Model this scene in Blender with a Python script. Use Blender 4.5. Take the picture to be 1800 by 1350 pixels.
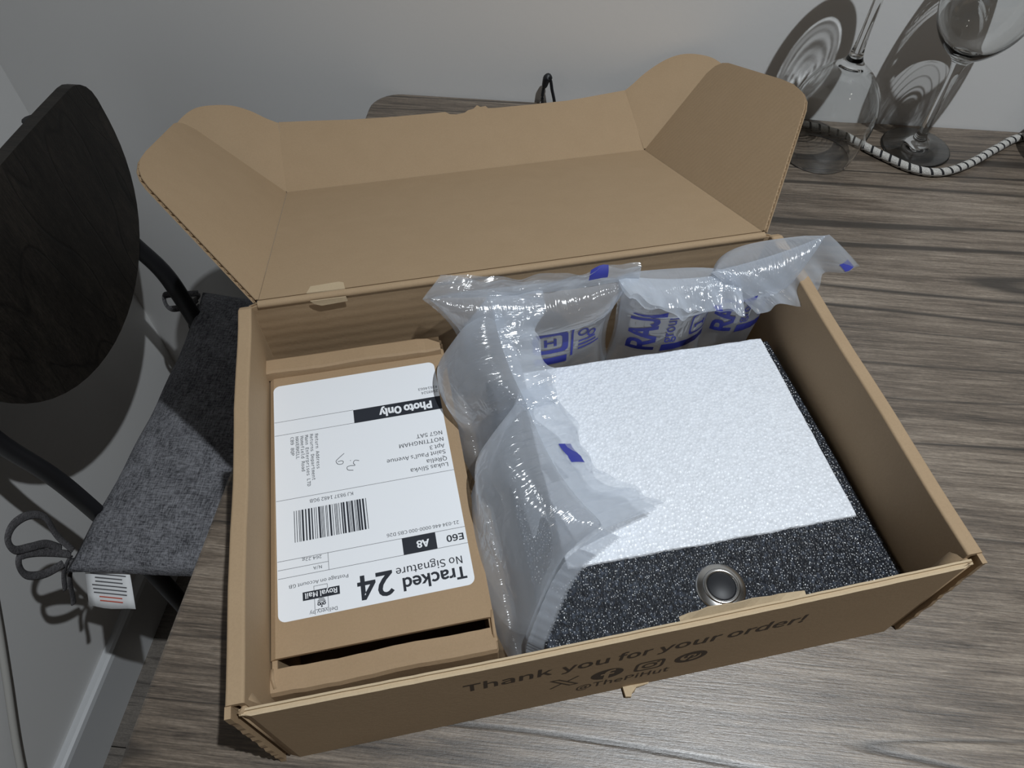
import bpy, bmesh, math, random
import numpy as np
from mathutils import Vector, Matrix

# ------------------------------------------------------------------ scene, camera, light
for o in list(bpy.data.objects):
    bpy.data.objects.remove(o, do_unlink=True)
SC = bpy.context.scene
COL = SC.collection
TZ = 0.770                      # height of the table top above the floor
BOXROT = math.radians(17.0)     # the open box stands turned on the table

cam_data = bpy.data.cameras.new('camera')
cam = bpy.data.objects.new('camera', cam_data)
COL.objects.link(cam)
cam_data.sensor_width = 36.0
cam_data.lens = 1268.03 / 1800.0 * 36.0
cam_data.clip_start = 0.01
RW = [[0.995246530, -0.081923324, 0.052658460],
      [0.097124034, 0.795190884, -0.598530183],
      [0.007160055, 0.600799490, 0.799367692]]
m = Matrix(RW).to_4x4()
m.translation = Vector((0.125821, -0.058216, TZ + 0.428029))
cam.matrix_world = m
SC.camera = cam

world = bpy.data.worlds.new('world')
SC.world = world
world.use_nodes = True
bg = world.node_tree.nodes['Background']
bg.inputs[0].default_value = (1.0, 0.90, 0.80, 1)
bg.inputs[1].default_value = 0.034

key = bpy.data.lights.new('ceiling_lamp', 'SPOT')
key.energy = 84.0
key.spot_size = math.radians(113)
key.spot_blend = 1.0
key.shadow_soft_size = 0.012
key.color = (0.90, 0.955, 1.0)
key_o = bpy.data.objects.new('ceiling_lamp', key)
COL.objects.link(key_o)
key_o.location = (0.556, -0.068, TZ + 1.58)
key_o.rotation_euler = (0.02, 0.0, 0)
key.cycles.is_caustics_light = True

# the next lamp along the ceiling, deeper in the room
fill = bpy.data.lights.new('ceiling_lamp', 'SPOT')
fill.energy = 16.0
fill.spot_size = math.radians(84)
fill.spot_blend = 1.0
fill.shadow_soft_size = 0.06
fill.color = (1.0, 0.95, 0.88)
fill_o = bpy.data.objects.new('ceiling_lamp', fill)
COL.objects.link(fill_o)
fill_o.location = (0.95, -0.75, TZ + 1.58)
fill_o.rotation_euler = (0.10, 0, 0)

SC.view_settings.view_transform = 'Standard'
SC.view_settings.look = 'None'
SC.view_settings.gamma = 1.0
SC.view_settings.use_curve_mapping = False
SC.view_settings.exposure = 0.0

# ------------------------------------------------------------------ small helpers
MM = 0.001

def link(o, parent=None):
    COL.objects.link(o)
    if parent is not None:
        o.parent = parent
    return o

def mesh_obj(name, verts, faces, mat, parent=None, smooth=False, uvs=None):
    me = bpy.data.meshes.new(name)
    me.from_pydata([tuple(v) for v in verts], [], [tuple(f) for f in faces])
    me.update()
    if smooth:
        me.polygons.foreach_set('use_smooth', [True] * len(me.polygons))
    if uvs is not None:
        lay = me.uv_layers.new(name='UVMap')
        for l in me.loops:
            lay.data[l.index].uv = uvs[l.vertex_index]
    if mat is not None:
        me.materials.append(mat)
    return link(bpy.data.objects.new(name, me), parent)

def bm_obj(name, bm, mat, parent=None, smooth=False):
    me = bpy.data.meshes.new(name)
    bmesh.ops.recalc_face_normals(bm, faces=bm.faces)
    bm.to_mesh(me)
    bm.free()
    if smooth:
        me.polygons.foreach_set('use_smooth', [True] * len(me.polygons))
    if mat is not None:
        me.materials.append(mat)
    return link(bpy.data.objects.new(name, me), parent)

def thing(name, label, cat, loc=(0, 0, 0), rz=0.0, group=None):
    o = bpy.data.objects.new(name, None)
    o.empty_display_size = 0.05
    COL.objects.link(o)
    o.location = loc
    o.rotation_euler = (0, 0, rz)
    return tag(o, label, cat, group)

def tag(o, label, cat, group=None):
    o['label'] = label
    o['category'] = cat
    if group:
        o['group'] = group
    return o

def struct(o):
    o['kind'] = 'structure'
    return o

def add_box(bm, lo, hi, bevel=0.0):
    vs = [bm.verts.new((x, y, z)) for x in (lo[0], hi[0]) for y in (lo[1], hi[1]) for z in (lo[2], hi[2])]
    q = [(0, 1, 3, 2), (4, 6, 7, 5), (0, 4, 5, 1), (2, 3, 7, 6), (0, 2, 6, 4), (1, 5, 7, 3)]
    fs = [bm.faces.new([vs[i] for i in f]) for f in q]
    if bevel > 0:
        es = list({e for f in fs for e in f.edges})
        bmesh.ops.bevel(bm, geom=es, offset=bevel, segments=3, profile=0.5, affect='EDGES')

def box_obj(name, lo, hi, mat, parent=None, bevel=0.0, smooth=False):
    bm = bmesh.new()
    add_box(bm, lo, hi, bevel)
    return bm_obj(name, bm, mat, parent, smooth)

def lathe(profile, seg=48):
    v, f = [], []
    n = len(profile)
    for k in range(seg):
        a = 2 * math.pi * k / seg
        for r, z in profile:
            v.append((r * math.cos(a), r * math.sin(a), z))
    for k in range(seg):
        k2 = (k + 1) % seg
        for i in range(n - 1):
            f.append((k * n + i, k2 * n + i, k2 * n + i + 1, k * n + i + 1))
    return v, f

def catmull(pts, n=8, closed=False):
    P = [Vector(p) for p in pts]
    out = []
    N = len(P)
    rng = N if closed else N - 1
    for i in range(rng):
        if closed:
            p0, p1, p2, p3 = P[(i - 1) % N], P[i], P[(i + 1) % N], P[(i + 2) % N]
        else:
            p0, p1, p2, p3 = P[max(i - 1, 0)], P[i], P[i + 1], P[min(i + 2, N - 1)]
        for k in range(n):
            t = k / n
            out.append(0.5 * ((2 * p1) + (p2 - p0) * t + (2 * p0 - 5 * p1 + 4 * p2 - p3) * t * t
                              + (3 * p1 - p0 - 3 * p2 + p3) * t ** 3))
    if not closed:
        out.append(P[-1])
    return out

def tube(pts, radius, seg=10, flat=1.0, up=Vector((0, 0, 1))):
    """sweep; returns verts, faces, uvs (u = length in metres)"""
    P = [Vector(p) for p in pts]
    v, f, uv = [], [], []
    L = 0.0
    for i, p in enumerate(P):
        t = (P[min(i + 1, len(P) - 1)] - P[max(i - 1, 0)]).normalized()
        a = t.cross(up)
        if a.length < 1e-4:
            a = t.cross(Vector((1, 0, 0)))
        a.normalize()
        b = a.cross(t).normalized()
        if i:
            L += (P[i] - P[i - 1]).length
        r = radius[i] if isinstance(radius, (list, tuple)) else radius
        for k in range(seg):
            th = 2 * math.pi * k / seg
            v.append(p + a * (r * math.cos(th)) + b * (r * flat * math.sin(th)))
            uv.append((L, k / seg))
    n = len(P)
    for i in range(n - 1):
        for k in range(seg):
            k2 = (k + 1) % seg
            f.append((i * seg + k, i * seg + k2, (i + 1) * seg + k2, (i + 1) * seg + k))
    f.append(tuple(range(seg - 1, -1, -1)))
    f.append(tuple((n - 1) * seg + k for k in range(seg)))
    return v, f, uv

# ------------------------------------------------------------------ materials
def nmat(name):
    mt = bpy.data.materials.new(name)
    mt.use_nodes = True
    nt = mt.node_tree
    for n in list(nt.nodes):
        nt.nodes.remove(n)
    out = nt.nodes.new('ShaderNodeOutputMaterial')
    return mt, nt, out

class NB:
    """tiny node-building helper"""
    def __init__(self, nt):
        self.nt = nt
    def n(self, t, ins=None, **props):
        x = self.nt.nodes.new(t)
        for k, v in props.items():
            setattr(x, k, v)
        if ins:
            for k, v in ins.items():
                if hasattr(v, 'links') or isinstance(v, bpy.types.NodeSocket):
                    self.nt.links.new(v, x.inputs[k])
                else:
                    x.inputs[k].default_value = v
        return x
    def math(self, op, a, b=None, c=None, clamp=False):
        x = self.nt.nodes.new('ShaderNodeMath')
        x.operation = op
        x.use_clamp = clamp
        for i, v in enumerate((a, b, c)):
            if v is None:
                continue
            if isinstance(v, bpy.types.NodeSocket):
                self.nt.links.new(v, x.inputs[i])
            else:
                x.inputs[i].default_value = v
        return x.outputs[0]
    def ramp(self, fac, stops, interp='LINEAR'):
        x = self.nt.nodes.new('ShaderNodeValToRGB')
        x.color_ramp.interpolation = interp
        el = x.color_ramp.elements
        while len(el) < len(stops):
            el.new(0.5)
        for e, (p, c) in zip(el, stops):
            e.position = p
            e.color = c if len(c) == 4 else (*c, 1)
        self.nt.links.new(fac, x.inputs[0])
        return x.outputs[0]
    def mix(self, fac, a, b, mode='MIX'):
        x = self.nt.nodes.new('ShaderNodeMix')
        x.data_type = 'RGBA'
        x.blend_type = mode
        for i, v in ((0, fac), (6, a), (7, b)):
            if isinstance(v, bpy.types.NodeSocket):
                self.nt.links.new(v, x.inputs[i])
            else:
                x.inputs[i].default_value = v if i == 0 else (v if len(v) == 4 else (*v, 1))
        return x.outputs[2]
    def coords(self, scale=(1, 1, 1), kind='Object', rot=(0, 0, 0), loc=(0, 0, 0)):
        tc = self.nt.nodes.new('ShaderNodeTexCoord')
        mp = self.nt.nodes.new('ShaderNodeMapping')
        mp.inputs['Scale'].default_value = scale
        mp.inputs['Rotation'].default_value = rot
        mp.inputs['Location'].default_value = loc
        self.nt.links.new(tc.outputs[kind], mp.inputs[0])
        return mp.outputs[0]
    def noise(self, vec, scale, detail=4, rough=0.55, dist=0.0):
        x = self.n('ShaderNodeTexNoise', {'Vector': vec, 'Scale': scale, 'Detail': detail, 'Roughness': rough, 'Distortion': dist})
        return x.outputs[0]

def principled(name, base, rough=0.5, spec=0.5, metal=0.0, bump=None, **extra):
    mt, nt, out = nmat(name)
    b = NB(nt)
    p = b.n('ShaderNodeBsdfPrincipled', {'Base Color': (*base, 1), 'Roughness': rough, 'Metallic': metal, 'Specular IOR Level': spec})
    for k, v in extra.items():
        p.inputs[k.replace('_', ' ')].default_value = v
    if bump:
        sc, st, dist = bump
        nz = b.noise(b.coords(), sc, 3)
        bp = b.n('ShaderNodeBump', {'Height': nz, 'Strength': st, 'Distance': dist})
        nt.links.new(bp.outputs[0], p.inputs['Normal'])
    nt.links.new(p.outputs[0], out.inputs[0])
    return mt

def mat_kraft(name, base, ribs=None):
    mt, nt, out = nmat(name)
    b = NB(nt)
    v = b.coords()
    fine = b.noise(v, 900, 3, 0.7)
    blot = b.noise(v, 45, 4, 0.6)
    c = b.mix(fine, tuple(x * 0.86 for x in base), tuple(min(1, x * 1.13) for x in base))
    c = b.mix(b.math('MULTIPLY', blot, 0.55), c, tuple(x * y for x, y in zip(base, (0.82, 0.80, 0.76))))
    h = b.math('MULTIPLY', b.noise(v, 350, 3, 0.6), 0.4)
    if ribs:
        w = b.n('ShaderNodeTexWave', {'Vector': v, 'Scale': ribs[1], 'Distortion': 1.2, 'Detail': 2.0, 'Detail Scale': 2.0},
                wave_type='BANDS', bands_direction=ribs[0])
        h = b.math('ADD', h, b.math('MULTIPLY', w.outputs[1], ribs[2]))
    bp = b.n('ShaderNodeBump', {'Height': h, 'Strength': 0.5, 'Distance': 0.0006})
    p = b.n('ShaderNodeBsdfPrincipled', {'Base Color': c, 'Roughness': 0.72, 'Specular IOR Level': 0.25, 'Normal': bp.outputs[0]})
    nt.links.new(p.outputs[0], out.inputs[0])
    return mt

def mat_wood(name, dark, mid, light, sy=1.0, crack=1.0, rough=0.42, axis='X', spec=0.5):
    """greyed oak print: long streaks along X"""
    mt, nt, out = nmat(name)
    b = NB(nt)
    rot = (0, 0, 0) if axis == 'X' else (0, 0, math.pi / 2)
    broad = b.noise(b.coords((1.6, 10 * sy, 4), rot=rot), 1.6, 5, 0.55, 0.6)
    streak = b.noise(b.coords((3.4, 62 * sy, 10), rot=rot), 2.2, 7, 0.72, 0.45)
    fibre = b.noise(b.coords((11, 330 * sy, 60), rot=rot), 2.6, 4, 0.75)
    f = b.math('ADD', b.math('MULTIPLY', broad, 0.42), b.math('MULTIPLY', streak, 0.58))
    f = b.math('ADD', b.math('MULTIPLY', f, 0.68), b.math('MULTIPLY', fibre, 0.34))
    c = b.ramp(f, [(0.39, dark), (0.505, mid), (0.63, light)])
    # fine dark pores along the grain
    por = b.ramp(b.noise(b.coords((14, 420 * sy, 50), rot=rot), 2.2, 2, 0.6), [(0.30, (0.45, 0.45, 0.45)), (0.44, (1, 1, 1))])
    c = b.mix(0.75, c, por, 'MULTIPLY')
    grain = b.noise(b.coords((260, 900, 400), rot=rot), 1.0, 3, 0.7)
    c = b.mix(1.0, c, b.ramp(grain, [(0.30, (0.72, 0.72, 0.72)), (0.70, (1.18, 1.18, 1.18))]), 'MULTIPLY')
    # dark growth lines: level lines of a stretched noise
    lv = b.noise(b.coords((0.42, 7.0 * sy, 2), rot=rot, loc=(0.37, 0.11, 0)), 1.5, 2, 0.4, 0.25)
    tri = b.math('PINGPONG', b.math('MULTIPLY', lv, 9.0), 0.5)
    wide = b.noise(b.coords((1.5, 12 * sy, 2), rot=rot, loc=(1.2, 0.4, 0)), 1.5, 2)
    th = b.math('MULTIPLY', b.math('SUBTRACT', wide, 0.44, clamp=True), 0.30 * crack)
    ln = b.math('LESS_THAN', tri, th)
    ln_s = b.n('ShaderNodeMapRange', {'Value': b.math('SUBTRACT', tri, th), 'From Min': -0.01, 'From Max': 0.05, 'To Min': 1.0, 'To Max': 0.0}).outputs[0]
    c = b.mix(b.math('MULTIPLY', ln_s, 0.85), c, tuple(x * 0.6 for x in dark))
    hgt = b.math('ADD', b.math('ADD', b.math('MULTIPLY', fibre, 0.6), b.math('MULTIPLY', grain, 0.35)), b.math('MULTIPLY', ln_s, -0.7))
    bp = b.n('ShaderNodeBump', {'Height': hgt, 'Strength': 0.35, 'Distance': 0.0008})
    rr = b.n('ShaderNodeMapRange', {'Value': fibre, 'To Min': rough - 0.06, 'To Max': rough + 0.14}).outputs[0]
    p = b.n('ShaderNodeBsdfPrincipled', {'Base Color': c, 'Roughness': rr, 'Specular IOR Level': spec, 'Normal': bp.outputs[0]})
    nt.links.new(p.outputs[0], out.inputs[0])
    return mt

def mat_foam(name, base, white):
    mt, nt, out = nmat(name)
    b = NB(nt)
    v = b.coords()
    vo = b.n('ShaderNodeTexVoronoi', {'Vector': v, 'Scale': 620 if not white else 480, 'Randomness': 1.0})
    cell = b.n('ShaderNodeTexVoronoi', {'Vector': v, 'Scale': 620 if not white else 480, 'Randomness': 1.0}, feature='F1')
    sep = b.n('ShaderNodeSeparateColor', {0: cell.outputs['Color']})
    nz = b.noise(v, 160, 3, 0.6)
    h = b.math('ADD', b.math('MULTIPLY', vo.outputs['Distance'], 1.0), b.math('MULTIPLY', nz, 0.6))
    h = b.math('ADD', h, b.math('MULTIPLY', sep.outputs[0], 0.8))
    bp = b.n('ShaderNodeBump', {'Height': h, 'Strength': 0.9 if not white else 0.75, 'Distance': 0.0010 if not white else 0.0008})
    if white:
        c = b.ramp(b.math('ADD', b.math('MULTIPLY', nz, 0.5), b.math('MULTIPLY', sep.outputs[1], 0.5)),
                   [(0.2, tuple(x * 0.86 for x in base)), (0.8, base)])
        p = b.n('ShaderNodeBsdfPrincipled', {'Base Color': c, 'Roughness': 0.38, 'Specular IOR Level': 0.5, 'Normal': bp.outputs[0],
                                             'Subsurface Weight': 0.0})
    else:
        c = b.ramp(sep.outputs[1], [(0.0, tuple(x * 0.5 for x in base)), (0.75, base), (1.0, tuple(x * 2.6 for x in base))])
        p = b.n('ShaderNodeBsdfPrincipled', {'Base Color': c, 'Roughness': 0.30, 'Specular IOR Level': 0.75, 'Normal': bp.outputs[0]})
    nt.links.new(p.outputs[0], out.inputs[0])
    return mt

def mat_fabric(name, a, bcol, scale=900):
    mt, nt, out = nmat(name)
    b = NB(nt)
    v = b.coords()
    n1 = b.noise(b.coords((1, 0.12, 1)), scale, 3, 0.7)
    n2 = b.noise(b.coords((0.12, 1, 1)), scale, 3, 0.7)
    f = b.math('ADD', b.math('MULTIPLY', n1, 0.5), b.math('MULTIPLY', n2, 0.5))
    big = b.noise(v, 40, 3)
    f = b.math('ADD', f, b.math('MULTIPLY', b.math('SUBTRACT', big, 0.5), 0.2))
    c = b.ramp(f, [(0.40, a), (0.60, bcol)])
    bp = b.n('ShaderNodeBump', {'Height': f, 'Strength': 0.6, 'Distance': 0.0012})
    p = b.n('ShaderNodeBsdfPrincipled', {'Base Color': c, 'Roughness': 0.9, 'Specular IOR Level': 0.2, 'Normal': bp.outputs[0]})
    nt.links.new(p.outputs[0], out.inputs[0])
    return mt

def mat_wall(name, base):
    mt, nt, out = nmat(name)
    b = NB(nt)
    v = b.coords()
    n = b.noise(v, 260, 4, 0.6)
    n2 = b.noise(v, 3.0, 3, 0.5)
    c = b.mix(n2, tuple(x * 0.965 for x in base), base)
    bp = b.n('ShaderNodeBump', {'Height': n, 'Strength': 0.12, 'Distance': 0.0008})
    p = b.n('ShaderNodeBsdfPrincipled', {'Base Color': c, 'Roughness': 0.75, 'Specular IOR Level': 0.25, 'Normal': bp.outputs[0]})
    nt.links.new(p.outputs[0], out.inputs[0])
    return mt

def mat_film(name):
    """thin milky polyethylene film: clear, hazy, with sharp wrinkle glints"""
    mt, nt, out = nmat(name)
    b = NB(nt)
    uv = b.coords((1, 1, 1), 'UV')
    sp = b.n('ShaderNodeSeparateXYZ', {0: uv})
    def ridge(scale, rot, dist, sharp):
        n_ = b.noise(b.coords(scale, 'UV', rot=(0, 0, rot)), 1.0, 2, 0.5, dist)
        r_ = b.math('SUBTRACT', 1.0, b.math('ABSOLUTE', b.math('MULTIPLY', b.math('SUBTRACT', n_, 0.5), 5.0)), clamp=True)
        return b.math('POWER', r_, sharp)
    near = b.math('POWER', b.math('ABSOLUTE', b.math('SUBTRACT', b.math('MULTIPLY', sp.outputs[1], 2.0), 1.0)), 3.0, clamp=True)
    h = b.math('MULTIPLY', ridge((10, 2.2, 1), 0.25, 0.5, 2.0), 0.55)
    h = b.math('ADD', h, b.math('MULTIPLY', ridge((3.0, 8, 1), 0.5, 0.8, 2.0), 0.45))
    h = b.math('ADD', h, b.math('MULTIPLY', ridge((7, 7, 1), 1.0, 1.2, 1.5), 0.18))
    h = b.math('ADD', h, b.math('MULTIPLY', ridge((34, 5, 1), 0.0, 0.5, 1.5), b.math('MULTIPLY', near, 0.7)))
    bp = b.n('ShaderNodeBump', {'Height': h, 'Strength': 0.6, 'Distance': 0.0016})
    tr = b.n('ShaderNodeBsdfTransparent', {0: (0.96, 0.965, 0.97, 1)})
    df = b.n('ShaderNodeBsdfDiffuse', {0: (0.83, 0.89, 0.97, 1)})
    tl = b.n('ShaderNodeBsdfTranslucent', {0: (0.82, 0.87, 0.95, 1)})
    gl = b.n('ShaderNodeBsdfGlossy', {0: (1, 1, 1, 1), 'Roughness': 0.16, 'Normal': bp.outputs[0]})
    hz = b.n('ShaderNodeMixShader', {0: 0.5, 1: df.outputs[0], 2: tl.outputs[0]})
    lw = b.n('ShaderNodeLayerWeight', {'Blend': 0.5})
    fc = b.math('POWER', lw.outputs['Facing'], 1.6)
    hf = b.n('ShaderNodeMapRange', {'Value': fc, 'From Min': 0.0, 'From Max': 1.0, 'To Min': 0.30, 'To Max': 0.80}).outputs[0]
    body = b.n('ShaderNodeMixShader', {0: hf, 1: tr.outputs[0], 2: hz.outputs[0]})
    fr = b.math('ADD', 0.09, b.math('MULTIPLY', b.math('POWER', lw.outputs['Facing'], 4.0), 0.35))
    fin = b.n('ShaderNodeMixShader', {0: fr, 1: body.outputs[0], 2: gl.outputs[0]})
    nt.links.new(fin.outputs[0], out.inputs[0])
    return mt

def mat_glass(name):
    mt, nt, out = nmat(name)
    b = NB(nt)
    g = b.n('ShaderNodeBsdfGlass', {0: (0.985, 0.99, 0.99, 1), 'Roughness': 0.0, 'IOR': 1.5})
    nt.links.new(g.outputs[0], out.inputs[0])
    return mt

def mat_braid(name):
    mt, nt, out = nmat(name)
    b = NB(nt)
    uv = b.coords((1, 1, 1), 'UV')
    sp = b.n('ShaderNodeSeparateXYZ', {0: uv})
    ph = b.math('ADD', b.math('MULTIPLY', sp.outputs[0], 105.0), b.math('MULTIPLY', sp.outputs[1], 1.0))
    fr = b.math('FRACT', ph)
    band = b.math('GREATER_THAN', fr, 0.24)
    n = b.noise(b.coords((1500, 24, 1), 'UV'), 1.0, 2)
    lightc = b.ramp(n, [(0.35, (0.30, 0.29, 0.27)), (0.65, (0.62, 0.60, 0.56))])
    c = b.mix(band, (0.02, 0.02, 0.022), lightc)
    bp = b.n('ShaderNodeBump', {'Height': b.math('ADD', b.math('MULTIPLY', band, 0.6), b.math('MULTIPLY', n, 0.5)), 'Strength': 0.7, 'Distance': 0.0008})
    p = b.n('ShaderNodeBsdfPrincipled', {'Base Color': c, 'Roughness': 0.8, 'Specular IOR Level': 0.2, 'Normal': bp.outputs[0]})
    nt.links.new(p.outputs[0], out.inputs[0])
    return mt

KRAFT = (0.40, 0.285, 0.175)
M = {
    'kraft': mat_kraft('kraft_board', KRAFT),
    'kraft_rib_z': mat_kraft('kraft_board_ribbed', KRAFT, ('Z', 38.0, 0.35)),
    'kraft_rib_y': mat_kraft('kraft_board_fluted', KRAFT, ('Y', 60.0, 0.25)),
    'kraft_parcel': mat_kraft('parcel_board', (0.38, 0.265, 0.16)),
    'kraft_raw': mat_kraft('torn_board', (0.56, 0.44, 0.29)),
    'wall': mat_wall('painted_wall', (0.80, 0.795, 0.785)),
    'skirting': principled('skirting_paint', (0.62, 0.63, 0.64), 0.4),
    'table': mat_wood('table_wood', (0.036, 0.027, 0.020), (0.150, 0.116, 0.086), (0.330, 0.272, 0.212), 1.0, 1.0, 0.34, "X", 1.0),
    'floor': mat_wood('floor_wood', (0.10, 0.085, 0.075), (0.17, 0.15, 0.13), (0.24, 0.21, 0.18), 1.0, 0.3, 0.5, 'Y'),
    'dark_wood': mat_wood('dark_wood', (0.007, 0.0055, 0.004), (0.016, 0.013, 0.010), (0.036, 0.029, 0.022), 1.0, 0.0, 0.45, 'Y'),
    'black_metal': principled('black_metal', (0.012, 0.012, 0.014), 0.45),
    'fabric': mat_fabric('grey_fabric', (0.050, 0.050, 0.056), (0.26, 0.262, 0.282)),
    'tie': mat_fabric('tie_fabric', (0.05, 0.048, 0.05), (0.14, 0.135, 0.14)),
    'tag': principled('white_tag', (0.78, 0.79, 0.80), 0.6),
    'paper': principled('label_paper', (0.83, 0.85, 0.88), 0.55, 0.3),
    'ink': principled('black_ink', (0.022, 0.026, 0.035), 0.6, 0.3),
    'grey_ink': principled('grey_ink', (0.10, 0.10, 0.11), 0.7, 0.2),
    'red_ink': principled('red_ink', (0.55, 0.10, 0.06), 0.7, 0.2),
    'board_ink': principled('dark_brown_ink', (0.075, 0.055, 0.040), 0.75, 0.2),
    'blue_ink': principled('blue_print', (0.045, 0.055, 0.33), 0.5, 0.4),
    'black_foam': mat_foam('black_foam', (0.020, 0.024, 0.032), False),
    'white_foam': mat_foam('white_foam', (0.86, 0.90, 0.96), True),
    'steel': principled('brushed_steel', (0.62, 0.61, 0.59), 0.22, 0.5, 1.0),
    'black_gloss': principled('black_plastic', (0.012, 0.013, 0.016), 0.5),
    'film': mat_film('air_film'),
    'glass': mat_glass('clear_glass'),
    'braid': mat_braid('braided_sleeve'),
    'white_cable': principled('white_cable', (0.50, 0.49, 0.46), 0.5),
}

# ------------------------------------------------------------------ the room
def quad_wall(name, pts, mat):
    return struct(mesh_obj(name, pts, [(0, 1, 2, 3)], mat))

XL = -0.501
YB = 0.637
struct(box_obj('wall_back', (XL - 0.1, YB, 0.0), (3.2, YB + 0.1, 2.5), M['wall']))
struct(box_obj('wall_left', (XL - 0.1, -2.2, 0.0), (XL, YB, 2.5), M['wall']))
fl = struct(box_obj('floor', (XL - 0.1, -2.2, -0.06), (3.2, YB + 0.1, -0.012), M['floor']))
# floor boards where the photo looks past the table edge
pw, plen = 0.128, 0.9
bmp = bmesh.new()
add_box(bmp, (0, 0, 0), (pw - 0.0015, plen - 0.0015, 0.012), 0.0)
plank_me = bpy.data.meshes.new('floor_board')
bmp.to_mesh(plank_me); bmp.free()
plank_me.materials.append(M['floor'])
for i in range(8):
    for j in range(4):
        pl = bpy.data.objects.new('floor_board', plank_me)
        link(pl, fl)
        pl.location = (XL + i * pw, -2.0 + j * plen + (i % 3) * 0.3 - 0.6, -0.012)
bb = bmesh.new()
prof = [(0.0, 0.0), (0.015, 0.0), (0.015, 0.092), (0.013, 0.0985), (0.009, 0.101), (0.0, 0.101)]
va = [bb.verts.new((XL + x, -2.2, z)) for x, z in prof]
vb = [bb.verts.new((XL + x, YB, z)) for x, z in prof]
for i in range(len(prof)):
    j = (i + 1) % len(prof)
    bb.faces.new((va[i], va[j], vb[j], vb[i]))
bb.faces.new(va); bb.faces.new(vb[::-1])
struct(bm_obj('baseboard_left', bb, M['skirting']))
struct(box_obj('baseboard_back', (XL + 0.015, YB - 0.015, 0.0), (3.2, YB, 0.101), M['skirting'], None, 0.003))

# ------------------------------------------------------------------ the table
TXL, TXR, TYF, TYB = -0.086, 1.25, -0.30, 0.6355
tbl = thing('dining_table', 'long wooden dining table with a dark grey-brown oak top, standing against the wall', 'table', (0, 0, 0))
def rounded_rect(x0, y0, x1, y1, r, n=8):
    pts = []
    for cx, cy, a0 in ((x1 - r, y0 + r, -90), (x1 - r, y1 - r, 0), (x0 + r, y1 - r, 90), (x0 + r, y0 + r, 180)):
        for k in range(n + 1):
            a = math.radians(a0 + 90 * k / n)
            pts.append((cx + r * math.cos(a), cy + r * math.sin(a)))
    return pts
bm = bmesh.new()
ring = rounded_rect(TXL, TYF, TXR, TYB, 0.030)
levels = [(0.0, TZ - 0.024), (0.0, TZ - 0.003), (0.0012, TZ - 0.0008), (0.003, TZ)]
rows = []
cx, cy = (TXL + TXR) / 2, (TYF + TYB) / 2
for ins, z in levels:
    rows.append([bm.verts.new((x - math.copysign(ins, x - cx), y - math.copysign(ins, y - cy), z)) for x, y in ring])
for a, b_ in zip(rows[:-1], rows[1:]):
    for i in range(len(ring)):
        j = (i + 1) % len(ring)
        bm.faces.new((a[i], a[j], b_[j], b_[i]))
bm.faces.new(rows[-1]); bm.faces.new(rows[0][::-1])
bm_obj('table_top', bm, M['table'], tbl)
for x in (TXL + 0.10, TXR - 0.10):
    for y in (TYF + 0.08, TYB - 0.08):
        box_obj('leg', (x - 0.022, y - 0.022, 0.0), (x + 0.022, y + 0.022, TZ - 0.024), M['black_metal'], tbl, 0.003)
for y in (TYF + 0.08, TYB - 0.08):
    box_obj('apron', (TXL + 0.12, y - 0.012, TZ - 0.085), (TXR - 0.12, y + 0.012, TZ - 0.024), M['black_metal'], tbl)

# ------------------------------------------------------------------ the open mailer box
W, D, H = 359.8, 243.5, 99.3
PHI = math.radians(-21.6)
DL = 237.2
BASE = (0.0, 0.0, TZ)

def V3(x, y, z):
    return Vector((x, y, z)) * MM

mail = thing('mailer_box', 'open brown corrugated cardboard mailer box with its lid folded back, holding the packing', 'box', BASE, BOXROT)

def inset_poly(pts, d):
    n = len(pts)
    area = sum(pts[i][0] * pts[(i + 1) % n][1] - pts[(i + 1) % n][0] * pts[i][1] for i in range(n))
    sg = 1 if area > 0 else -1
    out = []
    for i in range(n):
        p0, p1, p2 = Vector(pts[i - 1]), Vector(pts[i]), Vector(pts[(i + 1) % n])
        e1 = (p1 - p0).normalized(); e2 = (p2 - p1).normalized()
        n1 = Vector((-e1.y, e1.x)) * sg; n2 = Vector((-e2.y, e2.x)) * sg
        b = (n1 + n2)
        if b.length < 1e-6:
            b = n1.copy()
        b.normalize()
        k = d / max(0.35, b.dot(n1))
        out.append(p1 + b * k)
    return out

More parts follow.
